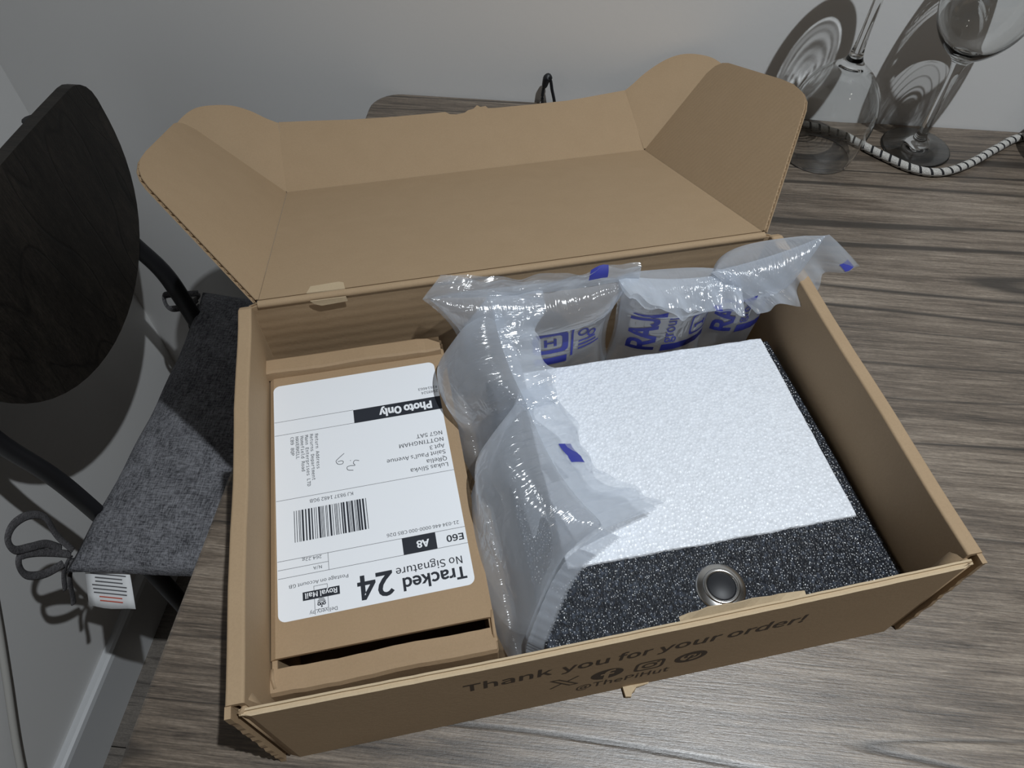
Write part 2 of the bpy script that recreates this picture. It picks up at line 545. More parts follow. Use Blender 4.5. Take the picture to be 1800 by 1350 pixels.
def board(name, poly, origin, ax, ay, n, t, mat, parent, flute=(), rough_edge=0.0, seed=0):
    """corrugated board: two liners with a recessed core, polygon in the plane (ax, ay); thickness runs to -n. mm"""
    rnd = random.Random(seed)
    o = Vector(origin); ax = Vector(ax).normalized(); ay = Vector(ay).normalized(); n = Vector(n).normalized()
    P = [Vector(p) for p in poly]
    if rough_edge > 0:
        Q = []
        for i in range(len(P)):
            a, b = P[i], P[(i + 1) % len(P)]
            k = max(1, int((b - a).length / 6.0))
            for s in range(k):
                q = a.lerp(b, s / k)
                if s:
                    q = q + Vector((rnd.uniform(-1, 1), rnd.uniform(-1, 1))) * rough_edge
                Q.append(q)
        P = Q
    I = inset_poly(P, min(1.3, t * 0.4))
    bm = bmesh.new()
    lv = [(P, 0.0), (P, -0.20 * t), (I, -0.20 * t), (I, -0.80 * t), (P, -0.80 * t), (P, -t)]
    rows = [[bm.verts.new((o + ax * q.x + ay * q.y + n * z) * MM) for q in pp] for pp, z in lv]
    m_ = len(P)
    for a, b in zip(rows[:-1], rows[1:]):
        for i in range(m_):
            j = (i + 1) % m_
            bm.faces.new((a[i], a[j], b[j], b[i]))
    f1 = bm.faces.new(rows[0]); f2 = bm.faces.new(rows[-1][::-1])
    bmesh.ops.triangulate(bm, faces=[f1, f2])
    # fluting seen at the cut edges
    for (i0, i1) in flute:
        a, b = Vector(poly[i0]), Vector(poly[i1])
        L = (b - a).length
        e = (b - a) / L
        k = max(2, int(L / 3.4))
        nrm = Vector((-e.y, e.x))
        c = sum((Vector(p) for p in poly), Vector((0, 0))) / len(poly)
        if nrm.dot(c - a) < 0:
            nrm = -nrm
        prev = None
        for s in range(k + 1):
            q = a + e * (L * s / k) + nrm * 0.25
            q2 = q + nrm * 1.6
            z = -0.22 * t if s % 2 else -0.78 * t
            cur = [bm.verts.new((o + ax * w_.x + ay * w_.y + n * z) * MM) for w_ in (q, q2)]
            if prev:
                bm.faces.new((prev[0], cur[0], cur[1], prev[1]))
            prev = cur
    return bm_obj(name, bm, mat, parent)

# floor of the box
board('base_panel', [(3, 3), (W - 3, 3), (W - 3, D - 2), (3, D - 2)], (0, 0, 3.2), (1, 0, 0), (0, 1, 0), (0, 0, 1), 3.0, M['kraft'], mail)

def side_wall(x0, sg):
    """double roll-over wall: a U-shaped board with a rounded top"""
    t, wd, top = 2.7, 8.2, H
    outer, inner = [], []
    outer.append((0.0, 0.4)); inner.append((t, 0.4))
    r = 1.3
    outer.append((0.0, top - r)); inner.append((t, top - t - 0.6))
    for k in range(1, 5):
        a = math.pi - k * (math.pi / 2) / 4
        outer.append((r + r * math.cos(a), top - r + r * math.sin(a)))
        inner.append((t + 0.15 * k, top - t - 0.5 + 0.12 * k))
    for k in range(0, 5):
        a = math.pi / 2 - k * (math.pi / 2) / 4
        outer.append((wd - r + r * math.cos(a), top - r + r * math.sin(a)))
        inner.append((wd - t - 0.15 * (4 - k), top - t - 0.02 - 0.12 * k))
    outer.append((wd + 1.3, 40.0)); inner.append((wd + 1.3 - t, 40.0))
    outer.append((wd + 0.5, 3.3)); inner.append((wd + 0.5 - t, 3.3))
    prof = outer + inner[::-1]
    ys = [4.6] + list(np.linspace(12, D - 6, 16)) + [D - 2.2, D - 0.6]
    rnd = random.Random(5 if sg > 0 else 6)
    bm = bmesh.new()
    rows = []
    for y in ys:
        wob = 0.35 * math.sin(y * 0.06 + sg) + rnd.uniform(-0.12, 0.12)
        drop = 0.0 if y < D - 3 else (2.0 if y < D - 1 else 5.0)
        rows.append([bm.verts.new(Vector((x0 + sg * (px + wob * (pz / H)), y, pz - (drop if pz > 80 else 0))) * MM) for px, pz in prof])
    n = len(prof)
    for a, b in zip(rows[:-1], rows[1:]):
        for i in range(n):
            j = (i + 1) % n
            bm.faces.new((a[i], a[j], b[j], b[i]))
    k = len(outer)
    for row in (rows[0], rows[-1]):
        for i in range(k - 1):
            bm.faces.new((row[i], row[i + 1], row[n - 2 - i], row[n - 1 - i]))
    # outer ply runs on to the corner and is torn at its end
    zs = list(np.linspace(0.4, top - 1.5, 26))
    e0, e1 = [], []
    for z in zs:
        yy = rnd.uniform(-0.9, 0.0) if 4 < z < top - 4 else -0.5
        e0.append([bm.verts.new(Vector((x0 + sg * q, yy, z)) * MM) for q in (0.0, 0.7, 2.0, 2.7)])
        e1.append([bm.verts.new(Vector((x0 + sg * q, 4.7, z)) * MM) for q in (0.0, 0.7, 2.0, 2.7)])
        e0[-1][1].co.y += 0.0; 
    for i in range(len(zs) - 1):
        for s in range(3):
            bm.faces.new((e0[i][s], e0[i][s + 1], e0[i + 1][s + 1], e0[i + 1][s]))
        bm.faces.new((e0[i][0], e0[i + 1][0], e1[i + 1][0], e1[i][0]))
        bm.faces.new((e0[i][3], e0[i + 1][3], e1[i + 1][3], e1[i][3]))
    bm.faces.new((*e0[-1], *e1[-1][::-1]))
    o = bm_obj('side_wall', bm, M['kraft'], mail)
    return o
side_wall(0.0, 1)
side_wall(W, -1)

# front wall: printed panel, slightly wavy top edge with a torn flap root
bm = bmesh.new()
xs = list(np.linspace(5.0, W - 5.0, 71))
rnd = random.Random(11)
def ftop(x):
    return 94.2 - 2.0 * math.exp(-((x - 110) / 70.0) ** 2) + 0.8 * math.sin(x * 0.021)
fr = []
for x in xs:
    zt = ftop(x) + rnd.uniform(-0.25, 0.25)
    bow = -0.8 * math.sin(math.pi * (x - 5) / (W - 10))
    endb = 2.2 if x < 6 or x > W - 6 else 0.0
    fr.append([bm.verts.new(Vector((x, y + (bow if z_ > 20 else bow * 0.3) + (endb if i_ == 0 or i_ == 1 else 0), z_)) * MM) for i_, (y, z_) in enumerate((
        (0.0, 0.3), (0.0, zt), (1.0, zt), (1.0, zt - 1.2), (2.6, zt - 1.2), (2.6, zt + 0.4), (3.6, zt + 0.5), (3.6, 0.3)))])
for a, b in zip(fr[:-1], fr[1:]):
    for i in range(8):
        j = (i + 1) % 8
        f_ = bm.faces.new((a[i], a[j], b[j], b[i]))
        f_.material_index = 1 if 1 <= i <= 5 else 0
bm.faces.new(fr[0]); bm.faces.new(fr[-1][::-1])
front = bm_obj('front_wall', bm, M['kraft'], mail)
front.data.materials.append(M['kraft_raw'])
# torn paper standing on the front edge
bm = bmesh.new()
tx = list(np.linspace(205, 268, 15))
rnd = random.Random(4)
lo_ = [bm.verts.new(Vector((x, 2.8, ftop(x) + 0.2)) * MM) for x in tx]
hi_ = [bm.verts.new(Vector((x, 5.0 + rnd.uniform(-.4, .4), ftop(x) + (1.0 + 3.6 * max(0.0, math.sin(math.pi * (i / 14.0) ** 0.6))) + rnd.uniform(-.4, .4))) * MM) for i, x in enumerate(tx)]
for i in range(len(tx) - 1):
    bm.faces.new((lo_[i], lo_[i + 1], hi_[i + 1], hi_[i]))
tp = bm_obj('torn_edge', bm, M['kraft_raw'], mail)
tp.modifiers.new('Solidify', 'SOLIDIFY').thickness = 0.0005
# back wall
board('back_wall', [(6, 3.2), (W - 6, 3.2), (W - 6, H - 3), (W - 14, H - 0.2), (14, H - 0.2), (6, H - 3)], (0, D - 3.8, 0), (1, 0, 0), (0, 0, 1), (0, -1, 0), 3.2, M['kraft_rib_z'], mail)
# dust flap ends of the front wall curling into the corners
for sg, x0 in ((1, 6.5), (-1, W - 6.5)):
    bm = bmesh.new()
    path = [(x0 - sg * 1.5, 1.6), (x0 + sg * 0.3, 3.4), (x0 + sg * 1.0, 5.2), (x0 + sg * 1.5, 8.0), (x0 + sg * 1.9, 11.0)]
    a = [bm.verts.new(V3(x, y, 4)) for x, y in path]
    b = [bm.verts.new(V3(x, y, 95.0 - (0.2, 0, 0.6, 2.2, 6.0)[i])) for i, (x, y) in enumerate(path)]
    for i in range(4):
        bm.faces.new((a[i], a[i + 1], b[i + 1], b[i]))
    o = bm_obj('corner_flap', bm, M['kraft'], mail, True)
    md = o.modifiers.new('Solidify', 'SOLIDIFY'); md.thickness = 0.0016; md.offset = 0
# stub of the torn closing tab sticking out under the front wall
bm = bmesh.new()
rnd = random.Random(3)
pr = [(188.6, -5.6), (191.6, -6.2), (192.4, -4.4), (194.5, -3.6), (196.0, -1.8), (203, -0.9), (206, 2), (188.2, 2)]
a = [bm.verts.new(V3(x, y, 0.3)) for x, y in pr]
b = [bm.verts.new(V3(x + rnd.uniform(-.3, .3), y, (3.6 if x < 197 else 1.8) + rnd.uniform(-.5, .5))) for x, y in pr]
for i in range(len(pr)):
    j = (i + 1) % len(pr)
    bm.faces.new((a[i], a[j], b[j], b[i]))
bm.faces.new(b); bm.faces.new(a[::-1])
bm_obj('torn_tab', bm, M['kraft_raw'], mail)

# lid
cp, sp_ = math.cos(PHI), math.sin(PHI)
LV = Vector((0, cp, sp_)); LN = Vector((0, -sp_, cp)); LX = Vector((1, 0, 0))
O0 = Vector((0, D, H))
XA, XB = 12.0, W - 11.6
TH = 3.2
bmx = board('lid_panel', [(XA + 0.7, 1.0), (XB - 0.7, 1.0), (XB - 0.7, DL - 0.7), (XA + 0.7, DL - 0.7)], O0, LX, LV, LN, 1.2, M['kraft'], mail)
bmy = board('lid_backing', [(XA, 0), (XB, 0), (XB, DL), (XA, DL)], O0 - LN * 1.15, LX, LV, LN, TH - 1.15, M['kraft'], mail)
# rounded hinge roll between back wall and lid, with the torn ply at its left end
bm = bmesh.new()
hx = list(np.linspace(XA, XB, 40))
rows = []
for x in hx:
    row = []
    for k in range(7):
        a = math.radians(200 - 150 * k / 6)
        row.append(bm.verts.new(V3(x, D - 2.2 + 2.6 * math.cos(a), H - 1.4 + 2.2 * math.sin(a))))
    rows.append(row)
for a, b in zip(rows[:-1], rows[1:]):
    for i in range(6):
        bm.faces.new((a[i], a[i + 1], b[i + 1], b[i]))
bm_obj('hinge_fold', bm, M['kraft'], mail, True)
def patch(name, pts, mat, th):
    o = mesh_obj(name, [Vector(p) * MM for p in pts], [tuple(range(len(pts)))], mat, mail)
    md = o.modifiers.new('Solidify', 'SOLIDIFY'); md.thickness = th * MM; md.offset = 1
    return o
pA = [(46, 3), (48, 13), (66, 14.5), (69, 12), (70, 2)]
patch('torn_ply', [O0 + LX * (x - 4) + LV * (v - 2) + LN * 0.15 for x, v in pA], M['kraft_raw'], 0.5)
patch('torn_ply', [(44, D - 6, H - 1.0), (66, D - 6.0, H - 1.2), (66.5, D - 6.2, H - 5), (50, D - 6.2, H - 6), (46, D - 6, H - 4)], M['kraft_raw'], 0.5)

def lid_flap(x0, sg, alpha, name):
    A = Vector((sg * math.cos(alpha), 0, 0)) + LN * math.sin(alpha)
    Nf = (LV.cross(A) if sg < 0 else A.cross(LV))
    poly = [(-0.4, 2), (1, 0.3), (86, 66), (92, 73), (96.5, 83), (100, 100), (101, 120), (101, 214), (99.5, 224), (95, 232), (86, DL - 0.5), (-0.4, DL - 0.5)]
    if sg > 0:
        poly = [(x * 0.985, y) for x, y in poly]
    if Nf.dot(LN) < 0:
        Nf = -Nf
    fl_ = [(1, 2), (2, 3), (3, 4), (4, 5), (5, 6)]
    return board(name, poly, O0 + LX * x0, A, LV, Nf, TH, M['kraft_rib_y'] if sg > 0 else M['kraft'], mail, fl_ if sg < 0 else fl_)
lid_flap(XA, -1, math.radians(45), 'lid_side_flap')
lid_flap(XB, 1, math.radians(47.5), 'lid_side_flap')
BE = math.radians(45)
TB = LV * math.cos(BE) + LN * math.sin(BE)
TN = LX.cross(TB)
# tuck flap with a ragged spot on its free edge
poly = [(XA + 0.4, -0.4), (XB - 0.4, -0.4), (XB - 3, 40), (XB - 5, 66), (300, 62.5), (285, 61.5), (250, 61.5), (215, 62.0), (207, 62.6), (205, 65.2), (200, 64.8), (197, 67), (193, 63.6), (188, 62.8), (184, 60.4), (176, 59.6), (170, 60.6), (166, 63.5), (150, 63.6), (120, 64.2), (80, 66), (40, 69.5), (XA + 0.5, 71.5), (XA + 0.2, 40)]
board('tuck_flap', poly, O0 + LV * DL, LX, TB, TN, TH, M['kraft'], mail)
def ear(x0, sg, g, pts):
    A = LX * (sg * math.cos(g)) + TN * math.sin(g)
    Nf = A.cross(TB)
    if Nf.dot(TN) < 0:
        Nf = -Nf
    return board('lock_ear', pts, O0 + LV * DL + LX * x0, A, TB, Nf, TH, M['kraft'], mail)
def curve2(pts, n=5):
    return [(q.x, q.y) for q in catmull([(x, y, 0) for x, y in pts], n)]
ear(XA, -1, math.radians(15), [(-0.6, 0.5)] + curve2([(-0.3, 70.8), (10, 75), (23, 82), (38, 86.5), (54, 86), (68, 82.5), (78, 75), (86, 64), (88.5, 50), (80, 30), (60, 10), (30, 1)]))
ear(XB - 2, 1, math.radians(20), [(1.4, 0.5)] + curve2([(-3.6, 66), (7, 71), (18, 77), (34, 83), (48, 85.5), (61, 84), (74, 78), (85, 69), (92, 55), (88, 36), (70, 14), (30, 1)]))

# ------------------------------------------------------------------ writing helpers
import os
FONTS = {}
for nm_, fn_ in (('sans', 'Noto Sans CJK Regular.woff2'), ('mono', 'DejaVuSansMono.woff2')):
    try:
        FONTS[nm_] = bpy.data.fonts.load(os.path.join(bpy.utils.resource_path('LOCAL'), 'datafiles', 'fonts', fn_))
    except Exception:
        FONTS[nm_] = None
def text_mesh(s, bold=0.0, font='sans'):
    cu = bpy.data.curves.new('txt', 'FONT')
    cu.body = s
    cu.size = 1.0
    cu.offset = bold * (0.45 if FONTS.get(font) else 1.0)
    if FONTS.get(font):
        cu.font = FONTS[font]
    cu.resolution_u = 3
    o = bpy.data.objects.new('txt', cu)
    COL.objects.link(o)
    dg = bpy.context.evaluated_depsgraph_get()
    me = bpy.data.meshes.new_from_object(o.evaluated_get(dg))
    vs = np.array([v.co[:] for v in me.vertices]).reshape(-1, 3)
    fs = [tuple(p.vertices) for p in me.polygons]
    bpy.data.objects.remove(o)
    bpy.data.curves.remove(cu)
    bpy.data.meshes.remove(me)
    return vs, fs
CAP = {}
def text_fit(s, length, cap, bold=0.0, font='sans'):
    """verts in mm: x 0..length, baseline at 0, capitals `cap` high"""
    if font not in CAP:
        CAP[font] = text_mesh('H', 0.0, font)[0][:, 1].max()
    vs, fs = text_mesh(s, bold, font)
    x0, x1 = vs[:, 0].min(), vs[:, 0].max()
    vs = vs.copy()
    vs[:, 0] = (vs[:, 0] - x0) / (x1 - x0) * length
    vs[:, 1] = vs[:, 1] / CAP[font] * cap
    return vs, fs

# printing on the front wall (x along the front, z up)
def on_front(name, vs, fs):
    out = []
    for x, z in vs:
        bow = -0.8 * math.sin(math.pi * (x - 5) / (W - 10))
        k = 0.3 + 0.7 * min(1, max(0, z / 92.0))
        out.append(V3(x, bow * k - 0.12, z))
    return mesh_obj(name, out, fs, M['board_ink'], front)
for s, x0, ln in (('Thank', 101.0, 43.5), ('you', 149.0, 24.0), ('for', 177.5, 17.6), ('your', 198.4, 32.6), ('order!', 234.6, 41.4)):
    vs, fs = text_fit(s, ln, 11.2, 0.012)
    vs2 = [(x0 + v[0], 62.3 - (x0 - 100) * 0.008 + v[1]) for v in vs]
    on_front('printed_text', vs2, fs)
vs, fs = text_fit('@ThePiHut', 52.0, 8.4, 0.006)
on_front('printed_text', [(159.8 + v[0], 19.0 + v[1]) for v in vs], fs)
def ring2(cx, cz, r0, r1, n=36, sq=2.0, asp=1.0):
    vs, fs = [], []
    for k in range(n):
        a = 2 * math.pi * k / n
        ca, sa = math.cos(a), math.sin(a)
        e = 2.0 / sq
        ux = math.copysign(abs(ca) ** e, ca); uz = math.copysign(abs(sa) ** e, sa)
        vs += [(cx + r0 * ux * asp, cz + r0 * uz), (cx + r1 * ux * asp, cz + r1 * uz)]
    for k in range(n):
        j = (k + 1) % n
        fs.append((2 * k, 2 * k + 1, 2 * j + 1, 2 * j))
    return vs, fs
def strokes(segs, w):
    vs, fs = [], []
    for pts in segs:
        P = [Vector((a, b)) for a, b in pts]
        base = len(vs)
        for i, p_ in enumerate(P):
            t = (P[min(i + 1, len(P) - 1)] - P[max(i - 1, 0)]).normalized()
            n_ = Vector((-t.y, t.x)) * (w / 2)
            vs += [tuple(p_ + n_), tuple(p_ - n_)]
        for i in range(len(P) - 1):
            fs.append((base + 2 * i, base + 2 * i + 1, base + 2 * i + 3, base + 2 * i + 2))
    return vs, fs
def poly2(pts):
    return list(pts), [tuple(range(len(pts)))]
# crossed-stroke mark, round mark with a letter, camera outline, round mark
vs, fs = strokes([[(145.2, 33.5), (150.6, 39.8)], [(153.6, 42.2), (159.0, 48.5)]], 1.2)
on_front('printed_mark', vs, fs)
vs, fs = strokes([[(144.8, 48.5), (155.5, 33.5)], [(148.6, 48.5), (159.6, 33.5)], [(144.3, 48.4), (149.2, 48.4)], [(155.0, 33.6), (160.0, 33.6)]], 1.0)
on_front('printed_mark', vs, fs)
on_front('printed_mark', *ring2(175.0, 40.2, 0.02, 8.7, 40))
def on_front2(vs, fs):
    o = on_front('printed_letter', vs, fs)
    o.data.materials.clear(); o.data.materials.append(M['kraft'])
    for v_ in o.data.vertices:
        v_.co.y -= 0.0001
vs, fs = strokes([[(174.8, 31.4), (174.8, 43.0), (175.3, 45.0), (176.6, 46.0), (178.8, 46.1)]], 2.7)
on_front2(vs, fs)
vs, fs = strokes([[(171.4, 40.6), (178.6, 40.6)]], 2.6)
on_front2(vs, fs)
on_front('printed_mark', *ring2(198.0, 39.6, 6.4, 8.0, 48, 5.0))
on_front('printed_mark', *ring2(198.0, 39.6, 2.7, 4.2, 32))
on_front('printed_mark', *ring2(202.2, 43.8, 0.05, 1.0, 14))
on_front('printed_mark', *ring2(220.8, 39.2, 5.9, 8.9, 44))
vs, fs = strokes([[(219.0, 32.0), (220.2, 36.0), (221.6, 41.6)], [(218.4, 38.6), (217.6, 41.0), (218.6, 43.8), (221.2, 44.8), (224.0, 43.6), (224.8, 41.0), (223.8, 38.0), (221.6, 37.0), (220.4, 38.2)]], 1.7)
on_front('printed_mark', vs, fs)

# ------------------------------------------------------------------ parcel with the shipping label
parcel = thing('parcel_box', 'small brown cardboard parcel with a white shipping label, in the left of the open box', 'box', BASE, BOXROT)
PX0, PX1, PY0, PY1, PZ = 10.0, 121.8, 17.0, 222.0, 62.2
KP = M['kraft_parcel']
def slab(name, lo, hi, parent, mat, bev=0.8, smooth=False):
    return box_obj(name, [c * MM for c in lo], [c * MM for c in hi], mat, parent, bev * MM, smooth)
slab('bottom_panel', (PX0, PY0, 3.4), (PX1, PY1, 5.6), parcel, KP, 0.5)
slab('side_panel', (PX0, PY0 + 4, 4), (PX0 + 3.0, PY1 - 1, PZ - 2.4), parcel, KP)
slab('side_panel', (PX1 - 3.0, PY0 + 4, 4), (PX1, PY1 - 1, PZ - 2.4), parcel, KP)
slab('back_panel', (PX0 + 0.5, PY1 - 3, 4), (PX1 - 0.5, PY1, PZ), parcel, KP)
# lid panel, a little warped, with bent-down long edges
def warped_panel(name, x0, x1, y0, y1, zf, th, mat, nx=22, ny=26):
    v, f = [], []
    for layer in (0, 1):
        for j in range(ny + 1):
            for i in range(nx + 1):
                x = x0 + (x1 - x0) * i / nx; y = y0 + (y1 - y0) * j / ny
                v.append(V3(x, y, zf(x, y) - layer * th))
    n1 = (nx + 1) * (ny + 1)
    idx = lambda l, i, j: l * n1 + j * (nx + 1) + i
    for j in range(ny):
        for i in range(nx):
            f.append((idx(0, i, j), idx(0, i + 1, j), idx(0, i + 1, j + 1), idx(0, i, j + 1)))
            f.append((idx(1, i, j), idx(1, i, j + 1), idx(1, i + 1, j + 1), idx(1, i + 1, j)))
    for i in range(nx):
        f.append((idx(0, i, 0), idx(1, i, 0), idx(1, i + 1, 0), idx(0, i + 1, 0)))
        f.append((idx(0, i, ny), idx(0, i + 1, ny), idx(1, i + 1, ny), idx(1, i, ny)))
    for j in range(ny):
        f.append((idx(0, 0, j), idx(0, 0, j + 1), idx(1, 0, j + 1), idx(1, 0, j)))
        f.append((idx(0, nx, j), idx(1, nx, j), idx(1, nx, j + 1), idx(0, nx, j + 1)))
    return mesh_obj(name, v, f, mat, parcel, True)
def lidz(x, y):
    e = min(x - PX0, PX1 - x)
    dz = -1.8 * max(0, 1 - e / 3.2) ** 2
    return PZ + dz
warped_panel('lid_panel', PX0, PX1, 33.0, 211.0, lidz, 2.2, KP, 44, 26).modifiers.new('EdgeSplit', 'EDGE_SPLIT')
# back ridge of the lid
bm = bmesh.new()
pr = [(209.2, PZ - 1.0), (210.0, PZ + 4.6), (211.5, PZ + 5.4), (221.0, PZ + 5.0), (222.4, PZ + 3.8), (222.4, PZ - 4), (219, PZ - 4), (219, PZ + 1.6), (213, PZ + 2.2), (212, PZ - 1.0)]
xs = list(np.linspace(PX0 - 1.2, PX1 - 2.0, 24))
rnd = random.Random(8)
rows = []
for x in xs:
    w_ = 0.5 * math.sin(x * 0.11) + rnd.uniform(-.15, .15)
    rows.append([bm.verts.new(V3(x, y + w_ * (0.6 if k in (1, 2) else 0.1), z + (0.5 * w_ if k in (1, 2, 3) else 0) - (0.9 if k in (1, 2, 3, 4) and x > PX1 - 12 else 0))) for k, (y, z) in enumerate(pr)])
for a, b in zip(rows[:-1], rows[1:]):
    for i in range(len(pr)):
        j = (i + 1) % len(pr)
        bm.faces.new((a[i], a[j], b[j], b[i]))
for row in (rows[0], rows[-1]):
    n = len(row)
    for i in range(4):
        bm.faces.new((row[i], row[i + 1], row[n - 2 - i], row[n - 1 - i]))
bm_obj('back_fold', bm, KP, parcel)
# front lip: roll-over fold standing in front of the open slot
bm = bmesh.new()
prA = [(15.6, 5.0), (15.8, 30.0), (16.4, PZ - 5.0), (17.6, PZ - 2.6), (20.0, PZ - 2.2), (28.6, PZ - 2.4), (29.2, PZ - 4), (29.0, 46), (26.8, 46), (26.6, PZ - 6), (20.4, PZ - 5.8), (19.2, PZ - 7), (18.6, 30), (18.4, 5.0)]
xs = [PX0 - 1.2, PX0 - 0.6, PX0 + 3] + list(np.linspace(PX0 + 10, PX1 - 8, 18)) + [PX1 - 4, PX1 - 1.2, PX1 - 0.4]
rnd = random.Random(9)
rows = []
for q, x in enumerate(xs):
    w_ = 0.35 * math.sin(x * 0.09 + 1) + rnd.uniform(-.15, .15)
    end = 1.2 if q in (0, len(xs) - 1) else 0.0
    rows.append([bm.verts.new(V3(x, y + w_ + (end if k in (2, 3) else 0), z - (end if k in (3, 4, 5) else 0) + 0.4 * w_)) for k, (y, z) in enumerate(prA)])
for a, b in zip(rows[:-1], rows[1:]):
    for i in range(len(prA)):
        j = (i + 1) % len(prA)
        bm.faces.new((a[i], a[j], b[j], b[i]))
for row in (rows[0], rows[-1]):
    n = len(row)
    for i in range(6):
        bm.faces.new((row[i], row[i + 1], row[n - 2 - i], row[n - 1 - i]))
bm_obj('front_lip', bm, KP, parcel)
# flaps seen at the two ends of the slot
for x0, sg in ((PX0 + 0.4, 1), (PX1 - 0.6, -1)):
    bm = bmesh.new()
    path = [(0.0, 29.0, PZ - 1.6), (0.4, 24.0, PZ - 0.8), (1.4, 19.5, PZ - 2.2)] if sg > 0 else [(0, 37, PZ - 1.2), (0.3, 30, PZ - 0.2), (0.6, 25, PZ - 1.0), (0.4, 20.5, PZ - 4.0)]
    a = [bm.verts.new(V3(x0 + sg * x, y, z)) for x, y, z in path]
    b = [bm.verts.new(V3(x0 + sg * x, y, 6)) for x, y, z in path]
    for i in range(len(path) - 1):
        bm.faces.new((a[i], a[i + 1], b[i + 1], b[i]))
    o = bm_obj('corner_flap', bm, KP, parcel, True)
    md = o.modifiers.new('Solidify', 'SOLIDIFY'); md.thickness = 0.0016; md.offset = 0

# label: reading frame (rx to the right, ry down, mm) -> box frame; the label lies upside down to the camera
LX0, LY0, LTH, LZ = 14.09, 50.46, 0.012, PZ + 0.12
def lab(rx, ry, dz=0.0):
    a, b = 101.6 - rx, ry
    c, s = math.cos(LTH), math.sin(LTH)
    return V3(LX0 + a * c - b * s, LY0 + a * s + b * c, LZ + dz)
LABEL_INK = 0.10
bm = bmesh.new()
ring_ = rounded_rect(0, 0, 101.6, 152.4, 4.0, 6)
top = [bm.verts.new(lab(x, y, 0.0)) for x, y in ring_]
bot = [bm.verts.new(lab(x, y, -0.25)) for x, y in ring_]
bm.faces.new(top); bm.faces.new(bot[::-1])
for i in range(len(ring_)):
    j = (i + 1) % len(ring_)
    bm.faces.new((top[i], top[j], bot[j], bot[i]))
label = bm_obj('shipping_label', bm, M['paper'], parcel)
label['label'] = 'white rounded shipping label with black print, upside down'
def on_label(name, vs, fs, mat='ink', dz=0.0):
    return mesh_obj(name, [lab(x, y, LABEL_INK + dz) for x, y in vs], fs, M[mat], label)
def ltext(s, x, y, ln, cap, bold=0.0, mat='ink', dz=0.0):
    """baseline start (x, y) in the reading frame"""
    vs, fs = text_fit(s, ln, cap, bold)
    return on_label('printed_text', [(x + v[0], y - v[1]) for v in vs], fs, mat, dz)
def lrect(name, x0, y0, x1, y1, mat='ink'):
    return on_label(name, [(x0, y0), (x1, y0), (x1, y1), (x0, y1)], [(0, 1, 2, 3)], mat)
ltext('Tracked', 3.6, 10.6, 33.7, 6.3, 0.025)
ltext('24', 41.9, 16.2, 18.9, 12.6, 0.02)
ltext('No Signature', 4.7, 16.9, 35.4, 4.2, 0.004)
ltext('E60', 1.6, 29.9, 9.4, 3.7, 0.02)
lrect('printed_block', 16.6, 23.6, 34.9, 33.3)
ltext('A8', 20.4, 30.0, 7.0, 3.9, 0.03, 'paper', 0.12)
ltext('21-034 446 0000-000 CB5 D26', 2.8, 37.7, 39.8, 2.0)
ltext('264.22g', 78.1, 32.9, 10.3, 1.8)
ltext('N/A', 78.3, 27.0, 4.5, 1.7)
ltext('Postage on Account GB', 65.0, 19.2, 30.7, 1.9)
lrect('printed_block', 69.9, 9.2, 88.9, 13.8)
ltext('Royal Mail', 71.2, 12.9, 16.6, 2.6, 0.02, 'paper', 0.12)
ltext('Delivery by', 71.7, 1.9 + 1.0, 14.1, 1.9)
for x0, y0, x1, y1 in ((76.1, 3.1, 83.0, 3.3), (76.1, 16.0, 83.0, 16.2), (76.0, 3.1, 76.2, 9.3), (82.9, 3.1, 83.1, 9.3), (76.0, 13.7, 76.2, 16.2), (82.9, 13.7, 83.1, 16.2)):
    lrect('printed_line', x0, y0, x1, y1)
# crown emblem: orb, arches, band
vs, fs = [], []
def addp(p):
    b0 = len(vs); vs.extend(p[0]); fs.extend([tuple(i + b0 for i in f) for f in p[1]])
addp(ring2(79.5, 4.5, 0.05, 0.45, 12)); addp(ring2(78.2, 6.0, 0.4, 0.9, 16)); addp(ring2(80.8, 6.0, 0.4, 0.9, 16)); addp(ring2(79.5, 5.8, 0.3, 0.75, 16))
addp(strokes([[(77.4, 7.1), (79.5, 7.4), (81.6, 7.1)], [(77.6, 7.8), (79.5, 8.1), (81.4, 7.8)], [(78.0, 8.6), (79.5, 8.9), (81.0, 8.6)]], 0.35))
on_label('printed_emblem', vs, fs)
for y0, x0, x1 in ((33.4, 0.0, 101.4), (23.6, 0.0, 101.2), (28.4, 74.7, 101.2), (124.6, 53.9, 101.4), (114.8, 0.0, 101.4), (70.2, 0.0, 101.4)):
    lrect('printed_line', x0, y0 - 0.11, x1, y0 + 0.11, 'grey_ink')
lrect('printed_line', 74.6, 23.6, 74.82, 33.4, 'grey_ink')
ltext('2948524', 0.6, 129.6, 10.4, 1.9)
ltext('#1614663', 0.6, 132.8, 12.0, 1.9)
lrect('printed_block', 0.0, 114.6, 53.9, 124.4)
ltext('Photo Only', 5.9, 121.5, 32.6, 4.9, 0.045, 'paper', 0.12)
for s, y, ln in (('Lukas Slivka', 75.9, 21.8), ('QRelia', 80.1, 11.8), ("Saint Paul's Avenue", 84.8, 34.7), ('Apt 3', 89.1, 8.8), ('NOTTINGHAM', 93.9, 26.4), ('NG7 5AT', 98.6, 15.6)):
    ltext(s, 2.8, y, ln, 2.7)
ltext('KJ 9837 1482 9GB', 58.6, 67.8, 24.2, 2.2)
rnd = random.Random(21)
vs, fs = [], []
x = 51.8
while x < 91.6:
    w_ = rnd.choice((0.35, 0.35, 0.7, 1.0))
    g = rnd.choice((0.35, 0.35, 0.7, 0.9))
    if x + w_ > 91.9:
        break
    addp(([(x, 42.9), (x + w_, 42.9), (x + w_, 62.2), (x, 62.2)], [(0, 1, 2, 3)]))
    x += w_ + g
